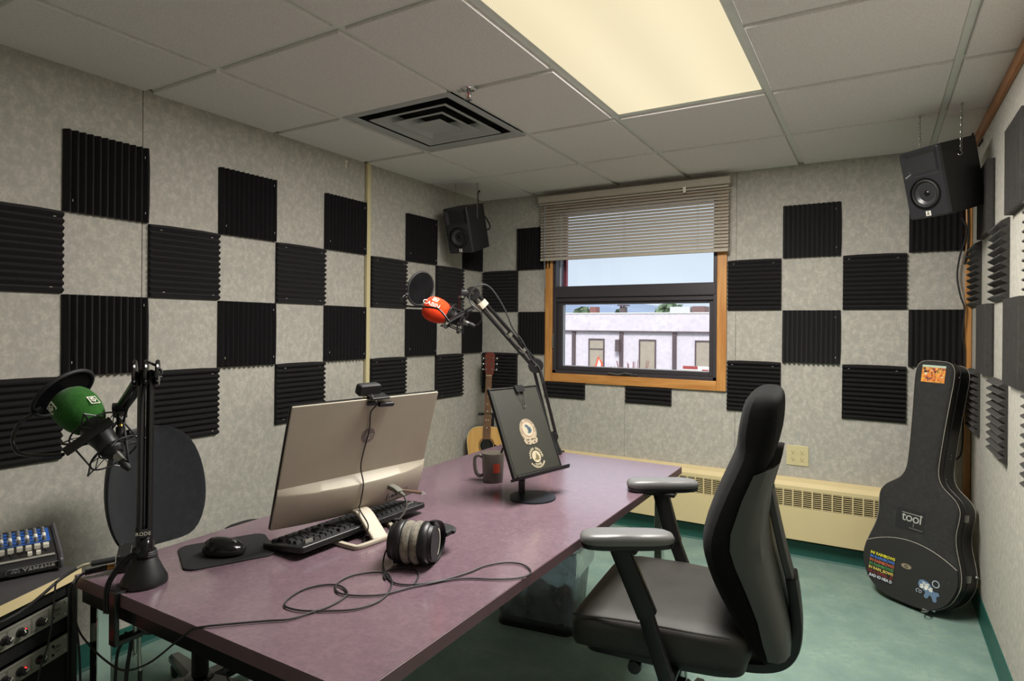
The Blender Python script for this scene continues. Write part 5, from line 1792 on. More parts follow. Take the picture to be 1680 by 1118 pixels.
RT = Vector((.55, .835, 0))             # the arm's hinge pins run this way
a1 = thing('boom_arm', 'black boom arm standing on the desk corner and holding the green microphone', 'microphone arm', T(1.163, -3.058, DZ_))
iv = a1.matrix_world.inverted()
MB().lathe([(.046, 0), (.047, .004), (.0455, .014), (.039, .026), (.024, .062), (.018, .070), (.016, .095), (0, .097)], 40).build('base_cone', M['black'], a1)
p_b, p_t = iv @ V((1.1658, -3.0612, 0.8166)), iv @ V((1.1677, -3.0598, 1.2130))
MB().tube([p_b + Vector((0, 0, -.035)), p_b + Vector((0, 0, .012))], 1, 12, flat=(.012, .018)).lathe([(0, -.012), (.026, -.011), (.028, -.007), (.028, .007), (.026, .011), (0, .012)], 28, X=frame(p_b + Vector((0, 0, .0)), RT.cross(Vector((0, 0, 1))), (0, 0, 1), RT)).build('base_pivot', M['black_gloss'], a1)
b = MB()
o_ = V(iv.to_3x3() @ RT) * .0085
for s in (-1, 1):
    b.tube([p_b + o_ * s + Vector((0, 0, .012)), p_t + o_ * s], 1, 12, flat=(.0062, .0075))
b.build('lower_arm', M['black_metal'], a1)
cl = MB().tube([p_b + Vector((0, 0, .028)), p_b + Vector((0, 0, .046))], 1, 12, flat=(.0155, .012)).build('collar', M['black'], a1)
text('lettering', 'RODE', .011, M['white'], cl, frame(p_b + Vector((0, 0, .037)) + Vector((.835, -.55, 0)) * .0165, RT, (0, 0, 1), (.835, -.55, 0)), ext=.0003)
b = MB()
for s in (-.022, -.0, .022):
    b.lathe([(0, -.004), (.028, -.0035), (.030, 0), (.028, .0035), (0, .004)], 30, X=frame(p_t + RT * s, RT.cross(Vector((0, 0, 1))), (0, 0, 1), RT))
b.build('elbow_discs', M['black_gloss'], a1)
q1 = iv @ V((0.9115, -2.9876, 1.0951))
b = MB()
for s in (-1, 1):
    b.tube([p_t + o_ * s * 1.2, q1 + o_ * s * .9 + Vector((0, 0, .006))], .0075, 10)
b.build('upper_arm', M['black_metal'], a1)
q2 = iv @ V((0.9316, -2.9933, 1.1113))
MB().tube([q2 + RT * -.02, q2 + RT * .012], .011, 14).tube([q1, iv @ V((0.9252, -2.9912, 1.0655))], .010, 14).cbox((0, 0, 0), (.03, .02, .026), T(*q1)).build('wrist', M['black'], a1)
MB().tube([iv @ V((0.9238, -2.9920, 1.0701)), iv @ V((0.9293, -2.9947, 1.0585))], .0068, 14).build('brass_thread', mat('brass_two', (196, 150, 70), rough=.3, metal=.9), a1)
MB().tube([iv @ V((0.9293, -2.9947, 1.0601)), iv @ V((0.9390, -3.0007, 1.0294))], .0105, 14).tube([iv @ V((0.9335, -2.9980, 1.0424)), iv @ V((0.9563, -2.9850, 1.0457))], .0045, 10).ball(iv @ V((0.9523, -2.9873, 1.0456)), .009).tube([iv @ V((0.9390, -3.0007, 1.0325)), iv @ V((0.9328, -3.0215, 1.0199)), iv @ V((0.9253, -3.0373, 1.0247))], .006, 10).build('mount_yoke', M['black'], a1)
b = MB().tube(smooth_path([p_t + Vector((0, 0, .028)) - o_ * .2, p_t + Vector((0, 0, .0)) + RT * .03, p_t + Vector((0, 0, -.05)) + o_ * .2 + Vector((.006, -.012, 0)), p_b + Vector((.006, -.012, .06)), p_b + Vector((.008, -.020, .0))], 8), .003, 8)
b.tube(smooth_path([iv @ V(p) for p in [(0.9837, -3.0097, 0.9703), (0.9944, -3.0093, 0.9610), (1.0063, -3.0141, 0.9814), (1.0021, -3.0164, 1.0187), (0.9872, -3.0134, 1.0543), (0.9521, -2.9989, 1.0796), (1.0317, -3.0225, 1.1410), (1.1477, -3.0597, 1.1982), (1.1833, -3.0682, 1.2251)]], 6), .0030, 8)
b.build('mic_cable', M['rubber'], a1)
# turns of cable round the neck of the cone
b = MB()
for k in range(3):
    b.ring((0, 0, .062 + .007 * k), (.15 * (k - 1), .1, 1), .0235 - .001 * k, .0032, 24, 8)
b.tube(smooth_path([(.022, .0, .080), (.0, -.026, .068), (-.025, -.035, .045), (-.030, -.058, .010), (-.028, -.062, -.05)], 8), .0032, 8)
b.tube(smooth_path([(.020, -.006, .086), (-.004, -.028, .074), (-.031, -.037, .050), (-.037, -.060, .010), (-.036, -.064, -.05)], 8), .0032, 8)
b.build('wrapped_cable', M['rubber'], a1)
cm = MB().box((-.012, -.066, -.105), (.014, -.056, .004)).box((-.012, -.066, .0), (.014, .02, .006)).box((-.012, -.066, -.112), (.014, -.006, -.100))
cm.build('table_clamp', M['black_metal'], a1, T(.0, -.002, 0), bevel=.002)
MB().cyl((.002, -.020, -.15), (.002, -.020, -.031), .0042, 10).cyl((.002, -.020, -.033), (.002, -.020, -.029), .010, 14).tube([(-.010, -.012, -.150), (.014, -.030, -.146)], .003, 8).build('clamp_screw', M['steel'], a1)
lc = thing('hanging_leads', 'black leads and a steel-tipped plug hanging below the desk clamp', 'cable')
MB().tube(smooth_path([(1.1218, -3.0749, 0.6213), (1.1136, -3.0797, 0.5977), (1.1053, -3.0844, 0.5741), (1.1020, -3.0863, 0.5352), (1.1000, -3.0875, 0.4798)], 5), .0032, 8).build('lead', M['rubber'], lc)
MB().tube(smooth_path([(1.1445, -3.0735, 0.6238), (1.1412, -3.0754, 0.5894), (1.1355, -3.0787, 0.5480), (1.1311, -3.0812, 0.4861)], 5), .0042, 8).build('lead', M['rubber'], lc)
MB().tube([(1.1693, -3.0708, 0.6290), (1.1691, -3.0710, 0.5812)], .0034, 10).tube([(1.1691, -3.0710, 0.5812), (1.1711, -3.0698, 0.5444)], .0042, 10).build('plug', M['steel'], lc)
MB().tube([(1.1711, -3.0698, 0.5471), (1.1703, -3.0703, 0.4925)], .0045, 10).build('lead', M['rubber'], lc)
c5 = thing('floor_lead', 'thin black lead sagging under the near edge of the desk', 'cable')
MB().tube(smooth_path([(1.1171, -2.8243, 0.4246), (1.0623, -2.7981, 0.3831), (1.0247, -2.7620, 0.3376), (1.0184, -2.7426, 0.2916)], 6), .002, 7).build('lead', M['black'], c5)

RT = Vector((.868, .4965, 0))
# ---- right microphone and arm
rm = microphone('microphone', 'orange-red foam microphone labelled in white near the window', (0.9142, -1.7877, 1.4121), (1.1010, -1.7040, 1.3301), M['red_foam'], .0545, 0.0,
                [('CABIN', .040, 3.06 - .30, .026), ('MARK', .046, 3.06 - .85, .024)])
pop_filter('round black pop filter left of the orange microphone', (0.8478, -1.7335, 1.4873), (-.965, .116, .22), .074, [(0.8301, -1.8128, 1.4569), (0.8301, -1.8358, 1.4401), (0.8484, -1.8484, 1.4159), (0.8866, -1.8496, 1.4051), (0.9749, -1.8452, 1.4019), (1.0208, -1.8305, 1.3944), (1.0428, -1.8179, 1.3719), (1.0605, -1.8078, 1.3443)], [(1.0553, -1.8050, 1.3418), (1.1254, -1.7130, 1.4073)])
a2 = thing('boom_arm', 'black boom arm behind the copy holder carrying the orange microphone', 'microphone arm', T(1.300, -1.320, DZ_))
iv = a2.matrix_world.inverted()
MB().lathe([(.040, 0), (.040, .012), (.030, .030), (.018, .060), (.015, .085), (0, .086)], 32).box((-.02, -.01, -.06), (.02, .075, .004)).build('base_clamp', M['black'], a2)
E_ = iv @ V((1.2724, -1.4448, 1.1497))
J_ = iv @ V((1.1068, -1.7006, 1.4623))
B0 = Vector((0, 0, .08))
vd = Vector((-.4965, .868, 0))          # along the view: the joint pins run this way


def joint(c, r, w=.018):
    return MB().lathe([(0, -w), (r * .9, -w), (r, -w * .75), (r, w * .75), (r * .9, w), (0, w)], 32, X=frame(c, RT, vd.cross(RT), vd))


def arm_rods(p, q, gap, r):
    d = (q - p).normalized()
    n = d.cross(vd).normalized() * gap
    b_ = MB()
    for s in (-1, 1):
        b_.tube([p + n * s, q + n * s], r, 10)
    return b_


arm_rods(B0, E_, .013, .0075).build('lower_arm', M['black_metal'], a2)
joint(B0, .022).build('base_joint', M['black'], a2)
jn = joint(E_, .034).build('elbow_joint', M['black'], a2)
MB().lathe([(0, 0), (.006, 0), (.005, .003), (0, .003)], 12, X=frame(E_ - vd * .018, RT, RT.cross(vd), -vd)).build('bolt', M['steel'], jn)
arm_rods(E_, J_, .0135, .0078).build('upper_arm', M['black_metal'], a2)
d_ = (J_ - E_).normalized()
n_ = d_.cross(vd).normalized()
if n_.z < 0:
    n_ = -n_
b = MB()
for (t0, t1) in ((.08, .42), (.52, .95)):
    pts = []
    P0_, P1_ = E_ + (J_ - E_) * t0, E_ + (J_ - E_) * t1
    for k in range(8):
        pts.append(P0_ + (P1_ - P0_) * k / 7)
    b.tube(pts, .004, 8)
b.build('springs', M['steel'], a2)
jn = joint(J_, .030).tube([J_, iv @ V((1.0700, -1.7332, 1.4640))], 1, 12, flat=(.014, .014)).build('head_joint', M['black'], a2)
MB().lathe([(0, 0), (.006, 0), (.005, .003), (0, .003)], 12, X=frame(J_ - vd * .018, RT, RT.cross(vd), -vd)).build('bolt', M['steel'], jn)
kn_ = MB().tube([iv @ V((1.0721, -1.7320, 1.4821)), iv @ V((1.0712, -1.7325, 1.4485))], .013, 14).build('wrist', M['black'], a2)
MB().tube([iv @ V((1.0712, -1.7325, 1.4511)), iv @ V((1.0706, -1.7329, 1.4433))], .015, 14).build('wrist_ring', M['steel'], a2)
MB().tube([iv @ V((1.0701, -1.7331, 1.4459)), iv @ V((1.0653, -1.7302, 1.3944))], .0095, 12).tube([iv @ V((1.0653, -1.7302, 1.3944)), iv @ V((1.0533, -1.7312, 1.3841)), iv @ V((1.0247, -1.7361, 1.3945))], .006, 10).build('mount_post', M['black'], a2)
for t_, w in ((.86, .020), (.44, .014), (.22, .014)):
    c = E_ + (J_ - E_) * t_
    MB().tube([c - d_ * (.008 if w < .02 else .013), c + d_ * (.008 if w < .02 else .013)], 1, 12, flat=(w * 1.05, w * 1.05)).build('cable_clip', M['silver'] if w >= .02 else M['steel'], a2)
cpts = [iv @ V(p) for p in [(1.0917, -1.6863, 1.3276), (1.1235, -1.6912, 1.3303), (1.1504, -1.6988, 1.3510), (1.1536, -1.7085, 1.3790), (1.1414, -1.7269, 1.3991), (1.1213, -1.7384, 1.4218), (1.1167, -1.7410, 1.4473), (1.1320, -1.7323, 1.4806), (1.1550, -1.7076, 1.4994), (1.1728, -1.6744, 1.4907), (1.1914, -1.6407, 1.4507), (1.2076, -1.5970, 1.3867), (1.2251, -1.5639, 1.3131), (1.2448, -1.5182, 1.2597), (1.2655, -1.4718, 1.1779), (1.2964, -1.4542, 1.1376), (1.3038, -1.4384, 1.0689)]]
MB().tube(smooth_path(cpts, 6), .0034, 8).build('mic_cable', mat('grey_black_cable', (48, 48, 48), rough=.35), a2)



# =================================================================== hanging speakers
def speaker(X, label, flip):
    t = thing('studio_monitor', label, 'speaker', X)
    # local: x right, y into the box, z up; front face at y = 0
    W_, H_, D_ = .185, .298, .231
    cab = mat('speaker_vinyl', (30, 30, 32), rough=.55, var=.06, bump=.1, bscale=600) if 'spk' not in M else M['spk']
    M['spk'] = cab
    M.setdefault('spk_f', mat('speaker_front', (42, 42, 46), rough=.28, var=.05))
    MB().box((-W_ / 2, .012, -H_ / 2), (W_ / 2, D_, H_ / 2)).build('cabinet', cab, t, bevel=.003)
    # sculpted front: horn hollow above, woofer hollow below
    NX, NZ = 56, 84
    vs, fs = [], []
    wc, wr = -.045, .066
    hc = .085
    for j in range(NZ + 1):
        for i in range(NX + 1):
            x = -W_ / 2 + W_ * i / NX
            z = -H_ / 2 + H_ * j / NZ
            y = 0.0
            ex = (W_ / 2 - abs(x))
            ez = (H_ / 2 - abs(z))
            y += .012 * max(0, 1 - ex / .010) ** 2 + .012 * max(0, 1 - ez / .008) ** 2
            # horn: pinched hourglass hollow
            u, v = x / .078, (z - hc) / .050
            if abs(u) < 1 and abs(v) < 1:
                mxx = max(abs(u), abs(v))
                y += .036 * (1 - mxx) ** 1.15 + .004 * (1 - mxx ** 8)
                if abs(v) < .55 * abs(u) ** .7 + .08:
                    y += .006 * (1 - abs(u)) * (1 - abs(v))
            r = math.hypot(x, z - wc)
            if r < wr:
                y = max(y, .004 + .026 * min(1, (wr - r) / .006))
            vs.append((x, y, z))
    for j in range(NZ):
        for i in range(NX):
            a = j * (NX + 1) + i
            fs.append((a, a + 1, a + NX + 2, a + NX + 1))
    MB().raw(vs, fs, True).build('baffle', M['spk_f'], t)
    Xw = frame((0, .006, wc), (1, 0, 0), (0, 0, 1), (0, -1, 0))
    MB().lathe([(.068, -.006), (.070, .004), (.069, .008), (.064, .0075), (.062, .002)], 48, X=Xw, cap=False).build('woofer_ring', M['black_gloss'], t)
    MB().lathe([(.062, .002), (.060, .0065), (.055, .0085), (.050, .006), (.048, .001)], 48, X=Xw, cap=False).build('surround', M['rubber'], t)
    MB().lathe([(.048, .001), (.030, -.009), (.017, -.016)], 48, X=Xw, cap=False).build('cone', mat('cone_grey', (58, 58, 60), rough=.3) if 'cone' not in M else M['cone'], t)
    MB().lathe([(.0175, -.016), (.016, -.009), (.011, -.004), (.005, -.002), (0, -.0015)], 32, X=Xw, cap=False).build('dust_cap', M['black_gloss'], t)
    MB().ball((0, .026, hc), .0125, 20, 12).build('tweeter', M['black_gloss'], t)
    bd = MB().prism(rrect(.022, .021, .001, 2), 0, .0015).build('badge', M['white'], t, frame((.0, .0005, -.130), (1, 0, 0), (0, 0, 1), (0, -1, 0)))
    text('lettering', 'JBL', .0095, M['print'], bd, T(0, -.003, .0016), ext=.0002, bold=.0004)
    MB().prism([(.0045, .003), (.0015, .008), (-.0045, .008), (-.0045, .003)][::-1], .0015, .0018).build('badge_mark', M['print'], bd)
    MB().lathe([(.028, 0), (.030, .004), (.026, .002), (.022, -.02)], 28, X=frame((0, D_, .07), (1, 0, 0), (0, 0, -1), (0, 1, 0)), cap=False).build('rear_port', M['black'], t)
    return t


def RM(c, yaw_, pitch_, roll_):
    return T(*c) @ RZ(yaw_) @ RX(pitch_) @ RY(roll_)


XR_ = RM((2.767, -.716, 1.953), -.701, .271, .005)
XL_ = RM((.204, -.598, 1.949), .092, .29, -.02)
s1 = speaker(XR_, 'black studio speaker hung on chains in the right corner above the guitar case', 1)
s2 = speaker(XL_, 'black studio speaker hung on chains in the far left corner', -1)


def chain(label, a, b, hook_at=None):
    a, b = V(a), V(b)
    t = thing('chain', label, 'chain', T(*a))
    L = (b - a).length
    n = max(4, int(L / .0135))
    d = (b - a) / n
    m = MB()
    z = d.normalized()
    u = z.orthogonal().normalized()
    w = z.cross(u)
    for k in range(n):
        c = d * (k + .5)
        s_ = u if k % 2 else w
        pts = []
        for q in range(10):
            al = 2 * PI * q / 10
            pts.append(c + z * (.0085 * math.cos(al)) + s_ * (.0045 * math.sin(al)))
        m.tube(pts, .0011, 5, True)
    m.build('links', M['steel'], t)['kind'] = 'stuff'
    MB().tube(smooth_path([(0, 0, .004), (.004, 0, -.004), (0, 0, -.010), (-.005, 0, -.004)], 5), .0014, 6).build('ceiling_hook', M['steel'], t)
    if hook_at:
        h = V(hook_at) - a
        e = b - a
        MB().tube(smooth_path([e + Vector((0, 0, .004)), e + Vector((.005, -.003, -.008)), e + Vector((-.004, -.002, -.016)), e + Vector((-.012, 0, -.008))], 6), .0016, 7).build('speaker_hook', M['steel'], t)
    return t


def on(X, p):
    return X @ Vector(p)


def drop(p):
    return (p[0], p[1], RH + .001)


p = on(XR_, (.100, .115, .095))
chain('chain on the near side of the right speaker ending in an open hook', drop(p + Vector((.002, -.004, 0))), p, p)
p = on(XR_, (-.060, .10, .151))
chain('chain at the far side of the right speaker beside the window wall', drop(p + Vector((0, .01, 0))), p)
p = on(XL_, (.0945, .12, .075))
chain('chain on the right face of the left speaker ending in a hook', drop(p), p, p)
p = on(XL_, (-.06, .12, .151))
chain('thin chain at the left side of the left speaker', drop(p), p)
k1 = thing('speaker_cable', 'black lead from the ceiling to the back of the right speaker', 'cable')
MB().tube(smooth_path([(3.0467, -0.1644, 2.3967), (3.0213, -0.1790, 2.3491), (2.9934, -0.2180, 2.2713), (2.9771, -0.2389, 2.2239)], 6), .004, 8).build('lead', M['rubber'], k1)
MB().tube(smooth_path([(3.0467, -0.1644, 2.3967), (3.0521, -0.2190, 2.3350), (3.0358, -0.2975, 2.2484), (3.0008, -0.3636, 2.1733)], 6), .004, 8).build('lead', M['rubber'], k1)
k2 = thing('speaker_cable', 'black lead looping behind the left speaker', 'cable')
MB().tube(smooth_path([(0.2049, -0.3497, 2.2620), (0.1941, -0.3559, 2.2409), (0.1983, -0.3536, 2.1692), (0.2017, -0.3055, 2.1136), (0.2205, -0.2718, 2.0662), (0.2357, -0.2631, 2.0236), (0.2247, -0.2694, 2.0021), (0.2116, -0.2884, 2.0131)], 6), .0055, 8).build('lead', M['rubber'], k2)
k3 = thing('corner_cable', 'black cable running down the right corner beside the oak trim', 'cable')
MB().tube(smooth_path([(2.972, -.02, 1.90), (2.992, -.022, 1.84), (2.985, -.022, 1.78), (2.965, -.02, 1.70), (2.955, -.02, 1.60), (2.968, -.03, 1.50), (2.985, -.036, 1.43), (2.978, -.032, 1.30), (2.988, -.022, 1.20), (2.984, -.022, .95), (2.98, -.03, .72), (2.955, -.04, .66), (2.93, -.04, .655)], 6), .0045, 8).build('lead', M['rubber'], k3)
MB().tube(smooth_path([(2.985, -.018, 2.2), (3.0, -.022, 1.9), (2.998, -.022, 1.75), (2.984, -.02, 1.66)], 6), .004, 8).build('lead', M['rubber'], k3)

# =================================================================== guitar case
M['tolex'] = mottled('black_pebbled_vinyl', ((44, 44, 44), (52, 52, 51), (40, 40, 40)), (40, 160), bump=1.0, bscale=420, fine=.3, fscale=420, spec=.3, rough=.7)
M['case_side'] = mat('smooth_black_vinyl', (26, 26, 25), rough=.45, var=.1, scale=30, bump=.15, bscale=300)
M['stitch'] = mat('white_piping', (160, 156, 144), rough=.6, var=.3, scale=300)
GC = T(2.752, -.438, .018) @ RZ(math.radians(-32)) @ RX(math.radians(-10)) @ RY(math.radians(1.2)) @ T(-.040, 0, .014)
gc = thing('guitar_case', 'black hard guitar case with band stickers leaning in the right corner', 'guitar case', GC)
half = [(0, -.012), (.06, -.010), (.11, -.002), (.155, .022), (.192, .058), (.215, .105), (.226, .150), (.222, .200), (.210, .245), (.195, .29), (.185, .33), (.181, .37), (.184, .41), (.187, .45), (.182, .485), (.160, .518), (.125, .545), (.098, .568), (.080, .600), (.073, .640), (.073, .70), (.076, .80), (.082, .92), (.089, 1.04), (.090, 1.09), (.085, 1.125), (.070, 1.147), (.045, 1.156), (0, 1.158)]
half = [(p[0], p[1]) for p in [(v.x, v.y) for v in smooth_path([(a, b_, 0) for a, b_ in half], 2)]]
outl = half + [(-x, z) for x, z in reversed(half[1:-1])]          # counter-clockwise in (x, z)


def case_ring(off, y):
    n = len(outl)
    r_ = []
    for i in range(n):
        a, c = Vector(outl[i - 1]), Vector(outl[(i + 1) % n])
        d = (c - a).normalized()
        nrm = Vector((d.y, -d.x))
        p = Vector(outl[i]) + nrm * off
        r_.append((p.x, y, p.y))
    return r_


TH = .150
b = MB().loft([case_ring(-.004, .008), case_ring(0, .014), case_ring(0, .058)], cap=False)
b.f = [tuple(reversed(f)) for f in b.f]
b.build('lid_side', M['case_side'], gc)
b = MB().loft([case_ring(0, .062), case_ring(0, TH - .008), case_ring(-.006, TH), case_ring(-.05, TH + .002)])
b.f = [tuple(reversed(f)) for f in b.f]
b.build('case_body', M['case_side'], gc)
b = MB().loft([case_ring(-.03, -.004), case_ring(-.014, -.002), case_ring(-.005, .003), case_ring(-.001, .010)])
b.build('lid_front', M['tolex'], gc)
for f in gc.children[-1].data.polygons:
    pass
for off, y in ((.0005, .010), (.0005, .060), (.0005, TH - .006)):
    MB().tube(case_ring(off, y), .0013 if y != .06 else .0036, 6, True).build('piping', M['stitch'] if y != .06 else M['black'], gc)
# lower storage pocket of smooth vinyl with a curved top
pk = []
for (x, z) in [p for p in outl if p[1] < .245]:
    pass
lowr = [(x * .972, .006 + (z - .006) * .975) for x, z in half if z < .235]
lowl = [(-x, z) for x, z in reversed(lowr[1:])]
arc = []
xe, ze = lowr[-1]
for k in range(1, 24):
    u = 1 - 2 * k / 24
    arc.append((xe * u, ze + .062 * (1 - u * u)))
poly = lowl + lowr + arc
b = MB().prism([(x, z) for x, z in poly], .003, .0075, frame((0, 0, 0), (1, 0, 0), (0, 0, 1), (0, -1, 0)))
pkt = b.build('pocket_panel', mat('dull_black_vinyl', (38, 37, 36), rough=.5, var=.06, scale=12), gc, bevel=.0015)
MB().tube([(x, -.0078, z) for x, z in [lowr[-1]] + arc + [lowl[0]]], .0018, 6).build('pocket_piping', M['stitch'], pkt)
# latches, hinge foot and studs
lt_ = MB().box((-.004, -.016, -.016), (.006, .016, .016)).box((.004, -.012, -.012), (.009, .010, .012)).mesh('latch', M['steel'])
for (i_, sd_) in ((None, 0),):
    pass


def side_pt(z):
    best = min(half, key=lambda p: abs(p[1] - z) + (0 if p[0] > .05 else 9))
    return best[0]


for z in (.445, .185):
    share('latch', lt_, gc, T(side_pt(z) + .001, .060, z) @ RZ(0))
for z in (.70, .715):
    MB().ball((side_pt(z) + .001, .10, z), .003, 8, 6).build('stud', M['steel'], gc)
MB().ball((side_pt(.60) + .002, .07, .60), .0035, 8, 6).build('stud', M['steel'], gc)
MB().lathe([(0, 0), (.008, 0), (.007, .006), (.004, .009), (0, .009)], 12, X=frame((side_pt(.20) + .001, TH - .01, .19), (0, 1, 0), (0, 0, 1), (1, 0, 0))).build('stud', M['steel'], gc)
MB().ball((.185, -.008, .150), .003, 8, 6).build('stud', M['steel'], gc)
MB().ball((side_pt(1.08) + .001, .05, 1.09), .004, 8, 6).build('stud', M['steel'], gc)
hn = MB().box((.070, .040, -.008), (.12, .075, .012)).tube(smooth_path([(.095, .020, .004), (.092, .0, -.004), (.100, -.030, -.006), (.112, -.050, -.004), (.125, -.040, .0), (.120, -.010, .002), (.108, .020, .006)], 6), .003, 8).cbox((.105, .0, -.001), (.026, .03, .006))
hn.build('hasp', M['chrome'], gc)
MB().box((.020, .03, -.012), (.05, .06, .0)).build('foot', M['steel'], gc, bevel=.003)
FR = frame((0, 0, 0), (1, 0, 0), (0, 0, 1), (0, -1, 0))
# colourful print near the top
pr1 = MB().box((-.052, 1.050, .0042), (.056, 1.134, .0050)).build('sticker', mat('print_amber', (206, 136, 52), rough=.5, var=.35, scale=60), gc, FR)
rnd = random.Random(11)
pc = [mat('print_%s' % n, c, rough=.5) for n, c in (('red', (190, 58, 30)), ('orange', (226, 118, 34)), ('yellow', (228, 184, 76)), ('dark', (40, 30, 40)), ('pale', (222, 204, 160)), ('plum', (120, 48, 52)))]
lists = [MB() for _ in pc]
for k in range(70):
    x = rnd.uniform(-.049, .050)
    z = rnd.uniform(1.056, 1.118)
    w, h = rnd.uniform(.004, .012), rnd.uniform(.004, .013)
    if z + h > 1.122:
        continue
    i_ = rnd.choice((0, 1, 1, 2, 2, 3, 4, 5)) if z > 1.075 else rnd.choice((0, 5, 5, 3, 2, 1))
    lists[i_].box((x, z, .005 + k * .000006), (min(.055, x + w), z + h, .0052 + k * .000006))
for b, m_ in zip(lists, pc):
    b.build('print_patch', m_, pr1)
MB().box((-.052, 1.124, .005), (.056, 1.134, .0053)).build('print_patch', mat('print_mint', (176, 196, 176), rough=.5), pr1)
# word sticker above the pocket
tp_ = MB().box((-.085, .325, .0042), (.050, .425, .0048)).build('sticker', mat('sticker_black', (30, 30, 31), rough=.5), gc, FR)
text('lettering', 'tool', .062, mat('print_grey', (172, 172, 168), rough=.5), tp_, T(-.010, .386, .0049), ext=.0003, spacing=.92)
MB().box((-.058, .4035, .0049), (.040, .4065, .0053)).box((-.0, .345, .0049), (.0015, .366, .0053)).box((-.018, .338, .0049), (.045, .3395, .0053)).build('print_lines', mat('print_grey_two', (150, 150, 146), rough=.5), tp_)
# seven coloured lines of words
cols = [('IN/ RAINBOWS', (214, 206, 52)), ('IN RAIN/BOWS', (70, 118, 196)), ('IN RAINBOW/S', (196, 96, 62)), ('IN RAINBOWS/', (74, 140, 76)), ('IN RAIN_BOWS', (210, 190, 90)), ('RA D IOHEA _D', (132, 44, 40)), ('_RAD IO HEA D', (206, 212, 220))]
ws = MB().box((-.185, .045, .0077), (-.058, .176, .0080)).build('sticker', mat('sticker_black_two', (24, 24, 25), rough=.5), gc, FR)
for k, (w, c) in enumerate(cols):
    me = text_mesh(w, .0185, ext=.0003, bold=.0005, align='LEFT')
    wd = max(v.co.x for v in me.vertices) - min(v.co.x for v in me.vertices)
    me.materials.clear()
    me.materials.append(mat('word_colour_%d' % k if False else 'word_ink', c, rough=.5))
    share('lettering', me, ws, T(-.183, .167 - k * .0182, .0081) @ Matrix.Scale(.122 / wd, 4, (1, 0, 0)))
# oval badge
ov = disc(.024, 30, .0078, .009, 1.0, .48).build('badge', mat('badge_metal', (176, 160, 136), rough=.35, metal=.5), gc, FR @ T(-.005, .158, 0))
MB().ring((0, 0, .0092), (0, 0, 1), .0065, .0014, 20, 6).cbox((0, 0, .0092), (.006, .0016, .0008)).build('badge_mark', M['dark'], ov)
# slate-blue figure sticker with two words
X_ = FR @ T(.108, .092, .0080)
bm = mat('sticker_denim', (96, 122, 150), rough=.6, var=.4, scale=260)
b = MB()
def blob(pts, z=.0006):
    P_ = [(v.x, v.y) for v in smooth_path([(x, y, 0) for x, y in pts], 4, True)]
    b.prism(P_, 0, z)
blob([(-.050, .012), (-.046, .028), (-.030, .034), (-.010, .030), (.004, .020), (.012, .006), (.022, -.002), (.034, .0), (.042, -.004), (.044, -.014), (.034, -.020), (.036, -.038), (.030, -.046), (.020, -.044), (.014, -.030), (.004, -.024), (-.004, -.040), (-.014, -.042), (-.020, -.034), (-.016, -.018), (-.030, -.008), (-.046, -.0)])
sh = b.build('sticker', bm, gc, X_)
b = MB()
for k in range(13):
    a = 2 * PI * k / 13
    b.cbox((0, 0, .0004), (.005, .0042, .0006), T(.024 + .0145 * math.cos(a), .034 + .0145 * math.sin(a), 0) @ RZ(a + PI / 2))
b.tube(smooth_path([(-.044, -.012, .0005), (-.056, -.018, .0005), (-.052, -.030, .0005)], 6), .0012, 5).ring((-.038, -.022, .0005), (0, 0, 1), .006, .0012, 14, 5)
b.build('sticker_marks', mat('pale_blue_print', (186, 200, 212), rough=.6), sh)
text('lettering', 'THE', .017, M['white'], sh, T(-.018, .017, .0007) @ RZ(-.04), ext=.0003, bold=.0005)
text('lettering', 'SHINS', .024, M['white'], sh, T(-.014, .002, .0007) @ RZ(-.04), ext=.0003, bold=.0008, spacing=.85)

# =================================================================== acoustic guitar on a stand in the far left corner
GT = T(.213, -.275, -.002) @ RZ(math.radians(18)) @ RX(math.radians(-6))
M['spruce'] = wood('spruce_top', (206, 158, 88), (224, 178, 108), axis=(60, 8, 3), rough=.3, coat=.4)
M['maho'] = wood('mahogany', (96, 52, 32), (124, 70, 44), axis=(50, 50, 5), rough=.35, coat=.3)
M['rosew'] = wood('rosewood', (112, 78, 52), (140, 102, 70), axis=(60, 60, 6), rough=.5, coat=0.1)
gt = thing('acoustic_guitar', 'natural spruce acoustic guitar standing in the far left corner behind the desk', 'guitar', GT)
gh = [(0, .105), (.08, .108), (.14, .125), (.178, .16), (.196, .215), (.190, .27), (.165, .32), (.140, .365), (.132, .405), (.138, .45), (.145, .50), (.142, .545), (.122, .585), (.085, .607), (.03, .612), (0, .612)]
gh = [(v.x, v.y) for v in smooth_path([(a, b_, 0) for a, b_ in gh], 3)]
go = gh + [(-x, z) for x, z in reversed(gh[1:-1])]
FG = frame((0, 0, 0), (1, 0, 0), (0, 0, 1), (0, -1, 0))
MB().prism(go, -.105, -.003, smooth=True).build('body', M['maho'], gt, FG)
MB().prism([(x * .998, z) for x, z in go], -.003, .0).build('top', M['spruce'], gt, FG, bevel=.001)
MB().tube([(x, z, -.001) for x, z in go], .0028, 6, True).build('binding', M['ivory'], gt, FG)
sh_ = MB().prism([(.049 * math.cos(2 * PI * k / 36), .480 + .049 * math.sin(2 * PI * k / 36)) for k in range(36)], .0, .0006).build('sound_hole', M['dark'], gt, FG)
MB().ring((0, .480, .0008), (0, 0, 1), .056, .0028, 40, 6).build('rosette', mat('rosette', (60, 40, 30), rough=.4), gt, FG)
MB().prism([(v.x, v.y) for v in smooth_path([(.05, .455, 0), (.058, .49, 0), (.085, .47, 0), (.10, .42, 0), (.085, .375, 0), (.055, .40, 0), (.046, .43, 0)], 5, True)][::-1], .0004, .0012).build('pickguard', M['black_gloss'], gt, FG)
